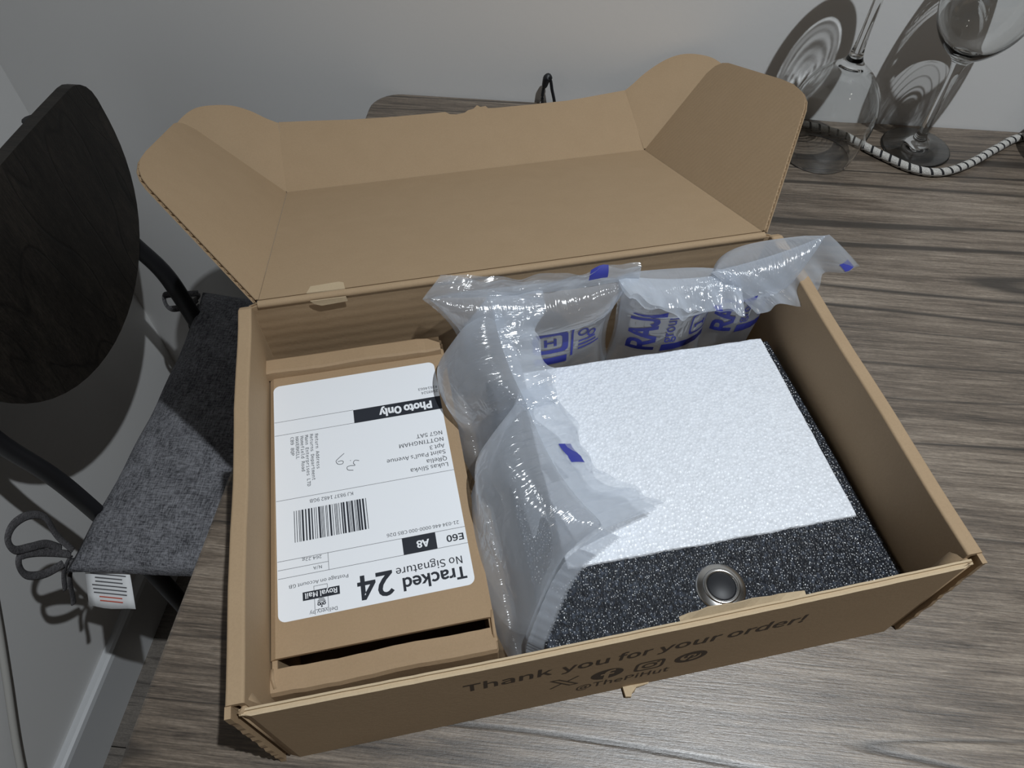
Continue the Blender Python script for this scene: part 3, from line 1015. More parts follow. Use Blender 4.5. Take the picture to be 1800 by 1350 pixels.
on_label('printed_barcode', vs, fs)
# return address, set sideways: runs from ry 112 towards 76
for s, bx, y0, ln in (('Return Address', 77.8, 111.6, 24.4), ('Returns Department', 80.8, 112.0, 32.0), ('Mann Enterprises LTD', 83.7, 111.9, 35.4), ('Homefield Road', 86.4, 111.7, 24.6), ('HAVERHILL', 89.3, 111.9, 15.8), ('CB9 8QP', 92.2, 112.0, 13.0)):
    vs, fs = text_fit(s, ln, 1.9, 0.0, 'mono')
    on_label('printed_text', [(bx - v[1], y0 - v[0]) for v in vs], fs)
hand = [catmull([(61.6, 94.4, 0), (65.3, 91.4, 0), (66.6, 89.8, 0), (65.6, 87.7, 0), (63.2, 87.4, 0), (62.5, 88.8, 0), (63.6, 89.6, 0), (65.6, 89.4, 0)], 5),
        catmull([(53.4, 87.6, 0), (55.8, 88.3, 0), (56.8, 86.6, 0), (56.0, 84.9, 0), (58.4, 85.2, 0), (60.6, 84.6, 0), (60.2, 82.6, 0), (57.2, 81.8, 0)], 5),
        [Vector((58.2, 88.9, 0)), Vector((58.5, 88.5, 0))]]
vs, fs = strokes([[(q.x, q.y) for q in h] for h in hand], 0.32)
on_label('handwriting', vs, fs)

# ------------------------------------------------------------------ foam and push button
FZ = 48.0
fo = thing('foam_block', 'black foam block lying in the right of the open box, below the white foam', 'foam', BASE, BOXROT)
def soft_slab(name, poly, z0, z1, r, mat, parent, seed, wob=0.3):
    rnd = random.Random(seed)
    P = [Vector(p) for p in poly]
    Q = []
    for i in range(len(P)):
        a, b = P[i], P[(i + 1) % len(P)]
        k = max(2, int((b - a).length / 8))
        for s in range(k):
            q = a.lerp(b, s / k)
            Q.append(q + Vector((rnd.uniform(-wob, wob), rnd.uniform(-wob, wob))))
    bm = bmesh.new()
    rows = []
    for ins, z in ((0, z0), (0, z1 - r), (r * 0.3, z1 - r * 0.3), (r, z1)):
        I = inset_poly([(q.x, q.y) for q in Q], ins) if ins > 0 else Q
        rows.append([bm.verts.new(V3(q.x, q.y, z)) for q in I])
    for a, b in zip(rows[:-1], rows[1:]):
        for i in range(len(Q)):
            j = (i + 1) % len(Q)
            bm.faces.new((a[i], a[j], b[j], b[i]))
    bm.faces.new(rows[-1]); bm.faces.new(rows[0][::-1])
    return bm_obj(name, bm, mat, parent)
soft_slab('slab', [(146, 5), (349.0, 5), (346.8, 100), (343.8, 190), (146, 192)], 3.4, FZ, 1.2, M['black_foam'], fo, 1, 0.15)
wf = tag(soft_slab('foam_sheet', [(167.0, 55.0), (339.6, 53.6), (339.0, 191.5), (167.0, 194)], FZ + 0.05, FZ + 2.2, 1.2, M['white_foam'], None, 2, 0.35),
         'thin white foam sheet lying on the black foam block', 'foam')
wf.location = BASE; wf.rotation_euler = (0, 0, BOXROT)
c_, s_ = math.cos(BOXROT), math.sin(BOXROT)
def boxw(x, y, z):
    return (MM * (x * c_ - y * s_), MM * (x * s_ + y * c_), TZ + MM * z)
btn = thing('push_button', 'round steel push button with a black centre, set in the black foam', 'button', boxw(246.6, 29.0, FZ), BOXROT)
pf = [(0.0082, -0.004), (0.0136, -0.004), (0.0138, 0.0002), (0.0136, 0.0008), (0.0128, 0.0012), (0.0105, 0.0021), (0.0101, 0.0022)]
v, f = lathe(pf, 64)
mesh_obj('bezel', v, f, M['steel'], btn, True)
pf = [(0.0101, 0.0005), (0.0101, 0.0026), (0.0096, 0.0031), (0.0086, 0.0032), (0.0079, 0.0026), (0.0077, 0.0012)]
v, f = lathe(pf, 64)
mesh_obj('inner_ring', v, f, M['steel'], btn, True)
pf = [(0.0078, 0.0005), (0.0077, 0.0022), (0.0072, 0.0026), (0.0001, 0.0026)]
v, f = lathe(pf, 48)
mesh_obj('cap', v, f, M['black_gloss'], btn, True)

# ------------------------------------------------------------------ air pillows
def simulate(nu, nv, lu, lv, steps, press, seed, ends=2):
    """two film layers sealed along all edges, blown up; returns front and back grids (nu, nv, 3) in (u, w, v)"""
    rng = np.random.default_rng(seed)
    U, Vv = np.meshgrid(np.linspace(0, lu, nu), np.linspace(0, lv, nv), indexing='ij')
    idx0 = np.arange(nu * nv).reshape(nu, nv)
    inner = np.zeros((nu, nv), bool); inner[ends:-ends, 1:-1] = True
    idx1 = idx0.copy(); idx1[inner] = nu * nv + np.arange(inner.sum())
    n = nu * nv + inner.sum()
    X = np.zeros((n, 3))
    X[idx0.ravel(), 0] = U.ravel(); X[idx0.ravel(), 2] = Vv.ravel()
    X[idx1[inner], 0] = U[inner]; X[idx1[inner], 2] = Vv[inner]
    env = np.sin(np.pi * U / lu) * np.sin(np.pi * Vv / lv)
    X[idx0.ravel(), 1] += (env * 1.5).ravel() * inner.ravel()
    X[idx1[inner], 1] -= (env * 1.5)[inner]
    X[:, 1] += rng.normal(0, 0.25, n)
    E, K = [], []
    for I in (idx0, idx1):
        for (a, b, k) in ((I[:-1], I[1:], 1.0), (I[:, :-1], I[:, 1:], 1.0), (I[:-1, :-1], I[1:, 1:], 0.5), (I[1:, :-1], I[:-1, 1:], 0.5),
                          (I[:-2], I[2:], 0.05), (I[:, :-2], I[:, 2:], 0.05)):
            E.append(np.stack([a.ravel(), b.ravel()], 1)); K.append(np.full(a.size, k))
    E = np.concatenate(E); K = np.concatenate(K)
    rest0 = np.stack([U, np.zeros_like(U), Vv], -1).reshape(-1, 3)
    full = np.zeros((n, 3)); full[idx0.ravel()] = rest0; full[idx1.ravel()] = rest0
    L0 = np.linalg.norm(full[E[:, 0]] - full[E[:, 1]], axis=1)
    val = np.bincount(E.ravel(), weights=np.repeat(K, 2), minlength=n)
    ia, ib = E[:, 0], E[:, 1]
    cat = np.concatenate([ia, ib])
    def normals():
        N = np.zeros((n, 3))
        for I, sg in ((idx0, 1), (idx1, -1)):
            P = X[I]
            du = np.gradient(P, axis=0); dv = np.gradient(P, axis=1)
            c = np.cross(dv, du) * sg
            for k in range(3):
                N[:, k] += np.bincount(I.ravel(), weights=c[..., k].ravel(), minlength=n)
        return N
    Vel = np.zeros_like(X)
    for st in range(steps):
        N = normals()
        Vel = (Vel + N * press * min(1.0, st / 20.0)) * 0.90
        P0 = X.copy()
        X = X + Vel
        for it in range(13):
            d = X[ib] - X[ia]
            l = np.sqrt((d * d).sum(1)) + 1e-9
            c = ((l - L0) / l * 0.5 * K)[:, None] * d
            cc = np.concatenate([c, -c])
            for k in range(3):
                X[:, k] += np.bincount(cat, weights=cc[:, k], minlength=n) / val * 1.35
        Vel = X - P0
    X -= X.mean(0)
    return X[idx0], X[idx1]

SIMS = [simulate(44, 58, 100.0, 124.0, 150, 0.006, sd) for sd in (1, 2)]

def norm_uv(P, Q):
    allp = np.concatenate([P.reshape(-1, 3), Q.reshape(-1, 3)])
    lo, hi = allp.min(0), allp.max(0)
    return lo, hi

strip = thing('air_pillow_strip', 'strip of clear air pillows with blue print, bent round inside the open box', 'packing', BASE, BOXROT)

def pillow(rows, sim, thick, face, flip=False, bow=(0, 0, 0), flap=None, seed=0, taper=(1.0, 0.5), end_seal=None, mark=None):
    """rows: (t, start, end) from the bottom up (mm, box frame); `face` = direction of the printed side"""
    F, B = SIMS[sim]
    lo, hi = norm_uv(F, B)
    rt = np.array([r[0] for r in rows], float)
    rs = np.array([r[1] for r in rows], float); re_ = np.array([r[2] for r in rows], float)
    def ip(t, A):
        # softened piecewise-linear interpolation
        acc = 0
        for dt in (-0.06, 0.0, 0.06):
            tt = np.clip(t + dt, 0, 1)
            acc = acc + np.stack([np.interp(tt, rt, A[:, k]) for k in range(3)], -1)
        return acc / 3.0
    def surf(s, t):
        s3 = s[..., None]
        return ip(t, rs) * (1 - s3) + ip(t, re_) * s3 + np.array(bow, float) * (4 * s3 * (1 - s3) * np.sin(np.pi * t)[..., None])
    def mp(G):
        s = (G[..., 0] - lo[0]) / (hi[0] - lo[0]); t = (G[..., 2] - lo[2]) / (hi[2] - lo[2])
        if flip:
            s = 1 - s
        mid = surf(s, t)
        e = 0.04
        du = surf(s + e, t) - surf(s - e, t)
        dv = surf(s, np.clip(t + e, 0, 1)) - surf(s, np.clip(t - e, 0, 1))
        nn = np.cross(du, dv)
        nn /= np.linalg.norm(nn, axis=-1, keepdims=True) + 1e-9
        nn = np.where((nn @ np.array(face, float))[..., None] < 0, -nn, nn)
        k_ = np.clip((t - taper[1] + 0.05) / 0.13, 0, 1); k_ = k_ * k_ * (3 - 2 * k_)
        tp_ = (taper[0] + (1.0 - taper[0]) * k_)[..., None]
        return mid + nn * (G[..., 1:2] * thick * tp_), np.stack([s, t], -1)
    PF, UF = mp(F); PB, UB = mp(B)
    nu, nv = PF.shape[:2]
    v = np.concatenate([PF.reshape(-1, 3), PB.reshape(-1, 3)]) * MM
    uv = np.concatenate([UF.reshape(-1, 2), UB.reshape(-1, 2)]) + np.array([seed * 1.7, 0])
    fc = []
    inn = np.zeros((nu, nv), bool); inn[2:-2, 1:-1] = True
    I0 = np.arange(nu * nv).reshape(nu, nv)
    I1 = I0.copy(); I1[inn] = nu * nv + np.arange(inn.sum())
    v = np.concatenate([PF.reshape(-1, 3), PB[inn]]) * MM
    uv = np.concatenate([UF.reshape(-1, 2), UB[inn]]) + np.array([seed * 1.7, 0])
    for k, I in ((0, I0), (1, I1)):
        for i in range(nu - 1):
            for j in range(nv - 1):
                q = (int(I[i, j]), int(I[i + 1, j]), int(I[i + 1, j + 1]), int(I[i, j + 1]))
                if k and not (inn[i, j] or inn[i + 1, j] or inn[i, j + 1] or inn[i + 1, j + 1]):
                    continue
                fc.append(q if k else q[::-1])
    cell = mesh_obj('air_pillow', v, fc, M['film'], strip, True, [tuple(q) for q in uv])
    # loose film beyond the seal along the top
    if flap:
        edge = PF[:, -1]
        if flip:
            edge = edge[::-1]
        d0, d1 = np.array(flap[0], float), np.array(flap[1], float)
        rng = np.random.default_rng(100 + seed)
        ph = rng.uniform(0, 6, 6)
        for ply in (0, 1):
            vs, us, fs = [], [], []
            nf = 12
            for i in range(nu):
                s = i / (nu - 1)
                d = d0 * (1 - s) + d1 * s
                dn = np.linalg.norm(d)
                al = edge[-1] - edge[0]; al /= np.linalg.norm(al)
                nrm = np.cross(al, d); nrm /= np.linalg.norm(nrm) + 1e-9
                ln = 1.0 + 0.10 * math.sin(9 * s + ph[0]) + 0.06 * math.sin(23 * s + ph[1])
                for j in range(nf):
                    q = j / (nf - 1)
                    wv = (3.0 * math.sin(7 * s + ph[2] + ply * 0.9 + 2 * q) + 2.0 * math.sin(17 * s + ph[3] + ply * 2.0 - 3 * q) + 1.1 * math.sin(37 * s + ph[4] + q)) * q
                    wv += (ply - 0.5) * 5.0 * q * (1 - 0.4 * q) + 0.15 * (ply - 0.5)
                    sag = -np.array([0, 0, 1.0]) * 0.12 * dn * q * q
                    pos = edge[i] + d * (q * ln) + nrm * wv + sag + al * (2.0 * q * math.sin(5 * s + ph[5]))
                    vs.append(pos * MM); us.append((s + seed * 1.7 + ply * 0.4, 0.60 + 0.20 * (1 - q)))
            if mark and ply == 1:
                sel = [(i, j) for i in range(nu) for j in range(nf) if mark[0] <= i / (nu - 1) <= mark[1] and mark[2] <= j / (nf - 1) <= mark[3]]
                ids = {ij: k for k, ij in enumerate(sel)}
                mv = [Vector(vs[i * nf + j]) + Vector((0, 0, 0.0009)) for i, j in sel]
                mf = [(ids[(i, j)], ids[(i + 1, j)], ids[(i + 1, j + 1)], ids[(i, j + 1)]) for i, j in sel if (i + 1, j) in ids and (i, j + 1) in ids]
                mesh_obj('blue_mark', mv, mf, M['blue_ink'], cell, True)
            for i in range(nu - 1):
                for j in range(nf - 1):
                    a = i * nf + j
                    fs.append((a, a + nf, a + nf + 1, a + 1))
            mesh_obj('seal_flap', vs, fs, M['film'], cell, True, us)
    # welded end of the strip with its zigzag cut
    if end_seal:
        col = PF[-1] if not flip else PF[0]
        d = np.array(end_seal, float)
        for ply in (0, 1):
            vs, us, fs = [], [], []
            tt = np.linspace(0, nv - 1, nv * 3 - 2)
            for q, tq in enumerate(tt):
                j = min(int(tq), nv - 2); fr_ = tq - j
                p0 = col[j] * (1 - fr_) + col[j + 1] * fr_
                for r_ in (0.0, 0.5, 0.88, 1.0 if q % 2 else 0.90):
                    off = np.array([0.8, -0.6, 0.2]) * (ply - 0.5) * 1.2 * r_
                    vs.append((p0 + d * r_ + off) * MM); us.append((r_ * 0.1 + 3, 0.5 + 0.2 * q / len(tt)))
            for q in range(len(tt) - 1):
                for r_ in range(3):
                    a = q * 4 + r_
                    fs.append((a, a + 4, a + 5, a + 1))
            mesh_obj('end_seal', vs, fs, M['film'], cell, True, us)
    return cell, PF

def decal(cell, G, vs, fs, flip, off=0.5, mat='blue_ink', face=(0, -1, 0)):
    """map (s, t) print on the face grid G"""
    nu, nv = G.shape[:2]
    bm = bmesh.new()
    bv = [bm.verts.new((x, y, 0)) for x, y in vs]
    for f in fs:
        try:
            bm.faces.new([bv[i] for i in f])
        except ValueError:
            pass
    bmesh.ops.triangulate(bm, faces=bm.faces[:])
    for _ in range(2):
        es = [e for e in bm.edges if e.calc_length() > 0.06]
        if es:
            bmesh.ops.subdivide_edges(bm, edges=es, cuts=1)
    bmesh.ops.triangulate(bm, faces=bm.faces[:])
    bm.verts.index_update()
    out = []
    GN = np.cross(np.gradient(G, axis=0), np.gradient(G, axis=1))
    GN /= np.linalg.norm(GN, axis=-1, keepdims=True) + 1e-9
    GN = np.where((GN @ np.array(face, float))[..., None] < 0, -GN, GN)
    for v_ in bm.verts:
        s, t = v_.co.x, v_.co.y
        if flip:
            s = 1 - s
        a = min(max(s, 0), 1) * (nu - 1); b = min(max(t, 0), 1) * (nv - 1)
        i = min(int(a), nu - 2); j = min(int(b), nv - 2)
        fa, fb = a - i, b - j
        w = ((1 - fa) * (1 - fb), fa * (1 - fb), (1 - fa) * fb, fa * fb)
        pp = G[i, j] * w[0] + G[i + 1, j] * w[1] + G[i, j + 1] * w[2] + G[i + 1, j + 1] * w[3]
        nn = GN[i, j] * w[0] + GN[i + 1, j] * w[1] + GN[i, j + 1] * w[2] + GN[i + 1, j + 1] * w[3]
        out.append((pp + nn * off) * MM)
    fs2 = [tuple(x.index for x in f.verts) for f in bm.faces]
    bm.free()
    return mesh_obj('printed_mark', out, fs2, M[mat], cell)

def side_text(s, x_base, t0, ln, cap, bold=0.02):
    """text running up the pillow (reading upwards, letters' tops to the left)"""
    vs, fs = text_fit(s, ln, cap, bold)
    return [(x_base - v[1], t0 + v[0]) for v in vs], fs

# chain, front to back, then along the back wall to the right-hand corner
cA, GA = pillow([(0, (134, 138, 5), (134, 5, 5)), (0.55, (138, 142, 54), (140, 8, 50)), (0.78, (148, 146, 74), (162, 42, 72)), (1, (160, 150, 93), (187, 60, 88))],
                0, 1.0, (-1, -0.2, 0.3), False, (-4, 0, 3), ((16, 5, -4), (36, 13, -17)), 1, (0.62, 0.62), (8, -5, -3), (0.38, 0.54, 0.36, 0.74))
cB, GB = pillow([(0, (132, 222, 5), (134, 122, 5)), (0.5, (134, 222, 54), (138, 128, 54)), (1, (154, 218, 107), (162, 136, 94))],
                1, 0.95, (-1, 0, 0.2), True, (-2, 0, 2), ((32, -4, 0), (18, 6, -3)), 2, (0.58, 0.52))
cC, GC = pillow([(0, (126, 216, 5), (246, 216, 5)), (0.66, (118, 216, 76), (248, 215, 76)), (1, (112, 213, 114), (248, 209, 108))],
                0, 0.88, (0, -1, 0.1), False, (0, -4, 0), ((10, 4, 12), (2, 0, 15)), 3, (0.56, 0.73), None, (0.74, 0.84, 0.45, 1.0))
cD, GD = pillow([(0, (230, 216, 5), (314, 216, 5)), (0.66, (230, 216, 76), (316, 215, 74)), (1, (234, 211, 112), (316, 207, 102))],
                1, 0.86, (0, -1, 0.1), True, (0, -4, 0), ((4, -25, 3), (-4, -23, -8)), 4, (0.56, 0.73), None, (0.70, 0.82, 0.80, 1.0))
cE, GE = pillow([(0, (298, 217, 5), (347, 216, 6)), (0.66, (296, 216, 74), (356, 215, 84)), (1, (296, 208, 106), (372, 209, 125))],
                0, 0.92, (0, -1, 0.15), False, (0, -2, 5), ((28, -26, -16), (24, -9, -18)), 5, (0.56, 0.73), None, (0.88, 0.96, 0.8, 1.0))
for cell, G, fl_, k in ((cC, GC, False, 0), (cD, GD, True, 1), (cE, GE, False, 2)):
    if k > 0:
        decal(cell, G, *side_text('RAJA', 0.40, 0.40, 0.40, 0.20, 0.03), fl_)
        decal(cell, G, *side_text('group', 0.53, 0.46, 0.24, 0.075, 0.01), fl_)
        decal(cell, G, [(0.46, 0.385), (0.86, 0.385), (0.86, 0.445), (0.46, 0.445)], [(0, 1, 2, 3)], fl_)
        decal(cell, G, *ring2(0.74, 0.57, 0.075, 0.09, 24, 6.0), fl_)
        decal(cell, G, *side_text('1', 0.79, 0.53, 0.05, 0.10, 0.02), fl_)
    else:
        vs, fs = [], []
        addp(ring2(0.55, 0.60, 0.055, 0.085, 24, 6.0)); addp(strokes([[(0.525, 0.57), (0.525, 0.63)], [(0.57, 0.57), (0.57, 0.63)], [(0.525, 0.60), (0.57, 0.60)]], 0.014))
        addp(ring2(0.715, 0.63, 0.02, 0.032, 20)); addp(ring2(0.77, 0.60, 0.018, 0.03, 20))
        addp(strokes([[(0.655, 0.46), (0.655, 0.70)], [(0.69, 0.50), (0.84, 0.50)], [(0.69, 0.53), (0.81, 0.53)], [(0.69, 0.56), (0.80, 0.56)]], 0.012))
        decal(cell, G, vs, fs, fl_)
        decal(cell, G, [(0.47, 0.42), (0.63, 0.42), (0.63, 0.48), (0.47, 0.48)], [(0, 1, 2, 3)], fl_)

# ------------------------------------------------------------------ wine glasses
def smooth_prof(p, n=3):
    return [(max(q.x, 0.00005), q.y) for q in catmull([(a, b, 0) for a, b in p], n)]
outer = [(0.0, 0.0022), (0.012, 0.0018), (0.026, 0.0006), (0.0310, 0.0), (0.0322, 0.0004), (0.0325, 0.0011), (0.0318, 0.0018), (0.027, 0.0030), (0.018, 0.0054), (0.010, 0.0088),
         (0.0062, 0.013), (0.0046, 0.020), (0.0040, 0.032), (0.0038, 0.050), (0.0041, 0.068), (0.0050, 0.080), (0.0070, 0.0885), (0.0115, 0.094),
         (0.0190, 0.100), (0.0270, 0.1085), (0.0335, 0.119), (0.0375, 0.131), (0.0388, 0.142), (0.0382, 0.154), (0.0362, 0.167), (0.0335, 0.179), (0.0318, 0.186)]
inner = [(0.0312, 0.1864), (0.0306, 0.1858), (0.0323, 0.179), (0.0350, 0.167), (0.0370, 0.154), (0.0376, 0.142), (0.0363, 0.131), (0.0322, 0.1195), (0.0258, 0.1098), (0.0175, 0.1022), (0.0090, 0.0978), (0.0, 0.0965)]
gv, gf = lathe(smooth_prof(outer) + smooth_prof(inner), 96)
glass_me = bpy.data.meshes.new('wine_glass')
glass_me.from_pydata(gv, [], gf)
bmg = bmesh.new(); bmg.from_mesh(glass_me)
bmesh.ops.remove_doubles(bmg, verts=bmg.verts, dist=0.0001)
bmesh.ops.recalc_face_normals(bmg, faces=bmg.faces)
bmg.to_mesh(glass_me); bmg.free()
glass_me.polygons.foreach_set('use_smooth', [True] * len(glass_me.polygons))
glass_me.materials.append(M['glass'])
GRP = 'wine glasses by the wall'
for (x, y, inv, lb) in ((0.367, 0.573, True, 'clear wine glass standing upside down on its rim beside the box lid'),
                        (0.466, 0.594, False, 'clear wine glass standing upright on its foot behind the braided cable'),
                        (0.606, 0.583, True, 'clear wine glass upside down, cut off by the right edge of the photo')):
    g = bpy.data.objects.new('wine_glass', glass_me)
    link(g)
    g.location = (x, y, TZ + 0.0003)
    if inv:
        g.rotation_euler = (math.pi, 0, 0.3)
        g.location.z = TZ + 0.1868
    tag(g, lb, 'wine glass', GRP)
    g.cycles.is_caustics_caster = True
for o in bpy.data.objects:
    if o.name in ('wall_back', 'table_top'):
        o.cycles.is_caustics_receiver = True

# ------------------------------------------------------------------ cables
pts = [(0.300, 0.628, 0), (0.335, 0.621, 0), (0.364, 0.6145, 0), (0.395, 0.602, 0), (0.423, 0.577, 0), (0.452, 0.5545, 0), (0.478, 0.551, 0), (0.508, 0.567, 0), (0.542, 0.595, 0), (0.573, 0.6175, 0), (0.62, 0.626, 0), (0.75, 0.627, 0)]
pts = [(x, y, TZ + 0.0042) for x, y, z in pts]
CABLE_PTS = pts
v, f, uv = tube(catmull(pts, 10), 0.0040, 12)
tag(mesh_obj('braided_cable', v, f, M['braid'], None, True, uv), 'black and white braided cable snaking past the wine glasses', 'cable')

clip = thing('cable_loop', 'small black cable loop standing by the wall behind the box lid', 'cable', (0.098, 0.626, TZ))
v, f, uv = tube(catmull([(-0.004, 0, 0.0015), (-0.0045, 0, 0.012), (-0.003, 0, 0.025), (-0.0005, 0.0, 0.033), (0.003, 0, 0.030), (0.005, 0, 0.02), (0.0075, 0, 0.010), (0.009, 0, 0.0015)], 6), 0.0016, 8)
mesh_obj('loop', v, f, M['black_gloss'], clip, True)
v, f, uv = tube(catmull([(-0.003, 0, 0.022), (-0.0012, 0, 0.030), (0.0006, 0, 0.034), (0.003, 0, 0.031)], 6), [0.0022, 0.0026, 0.0030, 0.0032, 0.0034, 0.0036, 0.0038, 0.0040, 0.0040, 0.0040, 0.0038, 0.0036, 0.0034, 0.0032, 0.0030, 0.0028, 0.0026, 0.0024, 0.0022], 8)
mesh_obj('tip', v, f, M['black_gloss'], clip, True)

v, f, uv = tube(catmull([(-0.494, 0.32, TZ - 0.20), (-0.492, 0.24, TZ - 0.31), (-0.490, 0.170, TZ - 0.405), (-0.488, 0.118, TZ - 0.471), (-0.485, 0.047, TZ - 0.560), (-0.475, -0.05, TZ - 0.69), (-0.44, -0.12, 0.006), (-0.40, -0.3, 0.006)], 8), 0.0042, 10)
tag(mesh_obj('white_cable', v, f, M['white_cable'], None, True), 'thick white cable hanging down the left wall to the floor', 'cable')

# ------------------------------------------------------------------ chair and cushion
CX, CY = -0.345, 0.392          # rear of the seat, centre line
SZ = TZ - 0.300                 # seat board top
chair = thing('dining_chair', 'chair with a dark wooden backrest and black metal legs, at the table end', 'chair', (0, 0, 0))
# seat board
bm = bmesh.new()
ring_ = rounded_rect(CX - 0.005, CY - 0.185, CX + 0.385, CY + 0.185, 0.05)
a = [bm.verts.new((x, y, SZ)) for x, y in ring_]; b = [bm.verts.new((x, y, SZ - 0.014)) for x, y in ring_]
bm.faces.new(a); bm.faces.new(b[::-1])
for i in range(len(ring_)):
    j = (i + 1) % len(ring_)
    bm.faces.new((a[i], a[j], b[j], b[i]))
bm_obj('seat', bm, M['dark_wood'], chair)
# backrest: curved board, flat top and round bottom
NU, NV = 36, 22
vs, fs = [], []
hw, zt, zb = 0.163, 0.039, -0.179
def half_w(t):           # t 0 bottom .. 1 top
    b_ = math.sqrt(max(0.0, 1 - (1 - min(t / 0.80, 1.0)) ** 2.1)) if t < 0.80 else 1.0
    tp_ = 1.0 if t < 0.86 else math.sqrt(max(0.0, 1 - ((t - 0.86) / 0.14) ** 2.4)) * 0.16 + 0.84
    return max(0.02, b_) * tp_
for side in (0, 1):
    for j in range(NV + 1):
        t = j / NV
        t = 0.5 - 0.5 * math.cos(math.pi * t)
        for i in range(NU + 1):
            q = -1 + 2 * i / NU
            y = q * hw * half_w(t)
            z = zb + (zt - zb) * t
            x = -0.358 - 0.006 * (t - 0.5) * 2 + 0.006 * (y / hw) ** 2 - side * 0.013
            vs.append((x, CY + 0.016 + y, TZ + z))
n1 = (NU + 1) * (NV + 1)
ix = lambda s, i, j: s * n1 + j * (NU + 1) + i
for j in range(NV):
    for i in range(NU):
        fs.append((ix(0, i, j), ix(0, i + 1, j), ix(0, i + 1, j + 1), ix(0, i, j + 1)))
        fs.append((ix(1, i, j), ix(1, i, j + 1), ix(1, i + 1, j + 1), ix(1, i + 1, j)))
for i in range(NU):
    fs.append((ix(0, i, NV), ix(0, i + 1, NV), ix(1, i + 1, NV), ix(1, i, NV)))
    fs.append((ix(0, i, 0), ix(1, i, 0), ix(1, i + 1, 0), ix(0, i + 1, 0)))
for j in range(NV):
    fs.append((ix(0, 0, j), ix(0, 0, j + 1), ix(1, 0, j + 1), ix(1, 0, j)))
    fs.append((ix(0, NU, j), ix(1, NU, j), ix(1, NU, j + 1), ix(0, NU, j + 1)))
bk = mesh_obj('backrest', vs, fs, M['dark_wood'], chair)
for y, nm in ((CY - 0.142, 'near'), (CY + 0.142, 'far')):
    sy = -1 if nm == 'near' else 1
    # flat steel bar from the seat up behind the backrest
    p_ = catmull([(CX + 0.004, y, SZ - 0.02), (CX - 0.002, y, SZ + 0.06), (CX - 0.010, y, SZ + 0.11), (CX - 0.034, y - sy * 0.002, SZ + 0.17), (CX - 0.040, y - sy * 0.008, SZ + 0.25), (CX - 0.046, y - sy * 0.018, SZ + 0.322)], 6)
    v, f, uv = tube(p_, 0.0125, 12, 0.6, Vector((0, 1, 0)))
    mesh_obj('back_bar', v, f, M['black_metal'], chair, True)
    for x0, x1 in ((CX + 0.004, CX - 0.005), (CX + 0.35, CX + 0.375)):
        v, f, uv = tube([(x0, y, SZ - 0.014), (x0 * 0.5 + x1 * 0.5, y + sy * 0.004, SZ / 2), (x1, y + sy * 0.010, 0.0)], 0.0125, 12, 0.8, Vector((0, 1, 0)))
        mesh_obj('leg', v, f, M['black_metal'], chair, True)

cush = thing('seat_cushion', 'grey woven seat cushion tied to the dining chair', 'cushion', (CX + 0.195, CY - 0.012, SZ))
NC = 40
vs, fs = [], []
hs = 0.197
for side in (1, -1):
    for j in range(NC + 1):
        for i in range(NC + 1):
            a = -1 + 2 * i / NC; b = -1 + 2 * j / NC
            a = math.sin(a * math.pi / 2) * 0.4 + a * 0.6; b = math.sin(b * math.pi / 2) * 0.4 + b * 0.6
            prof_ = max(0.0, (1 - abs(a) ** 4.0)) ** 0.5 * max(0.0, (1 - abs(b) ** 4.0)) ** 0.5
            pinch = 1 - 0.035 * (1 - abs(a)) * abs(b) ** 3 - 0.0
            x = a * hs * (1 - 0.05 * (1 - b * b) * abs(a) ** 6)
            y = b * hs * (1 - 0.05 * (1 - a * a) * abs(b) ** 6)
            th = 0.024 * prof_
            dim = 0.0
            for tx_, ty_ in ((-0.33, -0.33), (0.33, 0.33), (-0.33, 0.33), (0.33, -0.33)):
                dim += 0.010 * math.exp(-((a - tx_) ** 2 + (b - ty_) ** 2) / 0.012)
            wr = 0.0022 * math.sin(9 * a + 3 * b) * (1 - prof_) + 0.0015 * math.sin(14 * b - 5 * a) * (1 - prof_)
            vs.append((x, y, 0.026 + side * (th - dim * prof_) + wr))
n1 = (NC + 1) ** 2
for s in (0, 1):
    for j in range(NC):
        for i in range(NC):
            q = s * n1 + j * (NC + 1) + i
            ff = (q, q + 1, q + NC + 2, q + NC + 1)
            fs.append(ff if s == 0 else ff[::-1])
bm = bmesh.new()
bvs = [bm.verts.new(v_) for v_ in vs]
for f_ in fs:
    bm.faces.new([bvs[i] for i in f_])
bmesh.ops.remove_doubles(bm, verts=bm.verts, dist=0.0006)
bm_obj('pad', bm, M['fabric'], cush, True)
def cush_pt(x, y, z):      # world mm relative to table top -> cushion frame
    return (x * MM - (CX + 0.195), y * MM - (CY - 0.012), TZ + z * MM - SZ)
def tie(path, name='tie'):
    v, f, uv = tube(catmull([cush_pt(*p) for p in path], 8), 0.0043, 8, 0.35, Vector((1, 0.3, 0.2)))
    return mesh_obj(name, v, f, M['tie'], cush, True)
tie([(-352, 208, -276), (-362, 214, -256), (-366, 222, -232), (-368, 214, -212), (-368, 198, -200), (-367, 184, -202), (-366, 180, -216), (-365, 190, -232), (-364, 202, -250), (-360, 206, -268)])
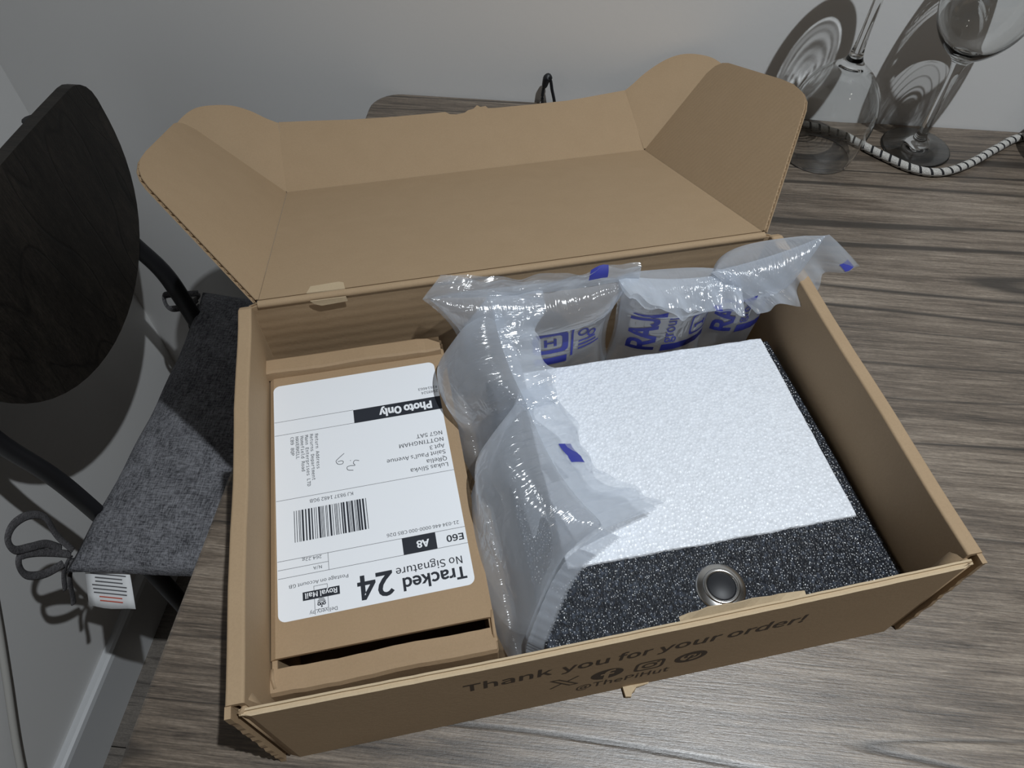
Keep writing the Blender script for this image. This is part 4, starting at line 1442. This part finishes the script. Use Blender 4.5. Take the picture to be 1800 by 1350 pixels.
tie([(-354, 204, -278), (-360, 198, -262), (-364, 188, -240), (-365, 178, -226), (-365, 170, -232), (-365, 168, -248), (-363, 178, -268), (-358, 194, -280)])
tie([(-354, 202, -280), (-361, 190, -292), (-363, 178, -310)])
tie([(-352, 200, -282), (-357, 186, -300), (-360, 176, -322), (-360, 170, -330)])
tie([(-350, 572, -270), (-368, 560, -262), (-378, 545, -250), (-372, 535, -262), (-358, 550, -272), (-352, 566, -276)])
tie([(-350, 572, -274), (-372, 566, -300), (-378, 560, -330), (-372, 552, -344), (-364, 560, -330), (-356, 568, -290)])
# care label hanging from the near edge
bm = bmesh.new()
tp0 = [(-331, 192, -276), (-287, 193, -276)]
rows_ = [(197, -275), (191, -277), (184, -281), (176, -286), (168, -291), (160, -297)]
def tagrow(y, z, k):
    w0, w1 = -332 - (3 if k else 0) + 2.4 * k, -287 + 2.6 * k
    return [(w0 + (w1 - w0) * i / 6.0, y + 1.2 * math.sin(i * 0.9 + k * 0.5), z) for i in range(7)]
g_ = [[bm.verts.new(cush_pt(*q)) for q in tagrow(y, z, k)] for k, (y, z) in enumerate(rows_)]
for a, b in zip(g_[:-1], g_[1:]):
    for i in range(6):
        bm.faces.new((a[i], a[i + 1], b[i + 1], b[i]))
care = bm_obj('care_label', bm, M['tag'], cush, True)
md = care.modifiers.new('Solidify', 'SOLIDIFY'); md.thickness = 0.0004; md.offset = -1
rnd = random.Random(2)
for k in range(9):
    fz = 0.18 + k * 0.085
    yv = 197 - 37 * fz
    zf = lambda y_: np.interp(-y_, [-197, -191, -184, -176, -168, -160], [-275, -277, -281, -286, -291, -297]) + 1.6
    w_ = rnd.uniform(14, 19) if k < 7 else 12
    xo = -309 + 12 * fz
    pts_ = [(xo - w_, yv, zf(yv)), (xo + w_, yv, zf(yv)), (xo + w_, yv - 0.9, zf(yv - 0.9)), (xo - w_, yv - 0.9, zf(yv - 0.9))]
    mesh_obj('printed_line', [cush_pt(*q) for q in pts_], [(0, 1, 2, 3)], M['grey_ink'] if k < 7 else M['red_ink'], care)
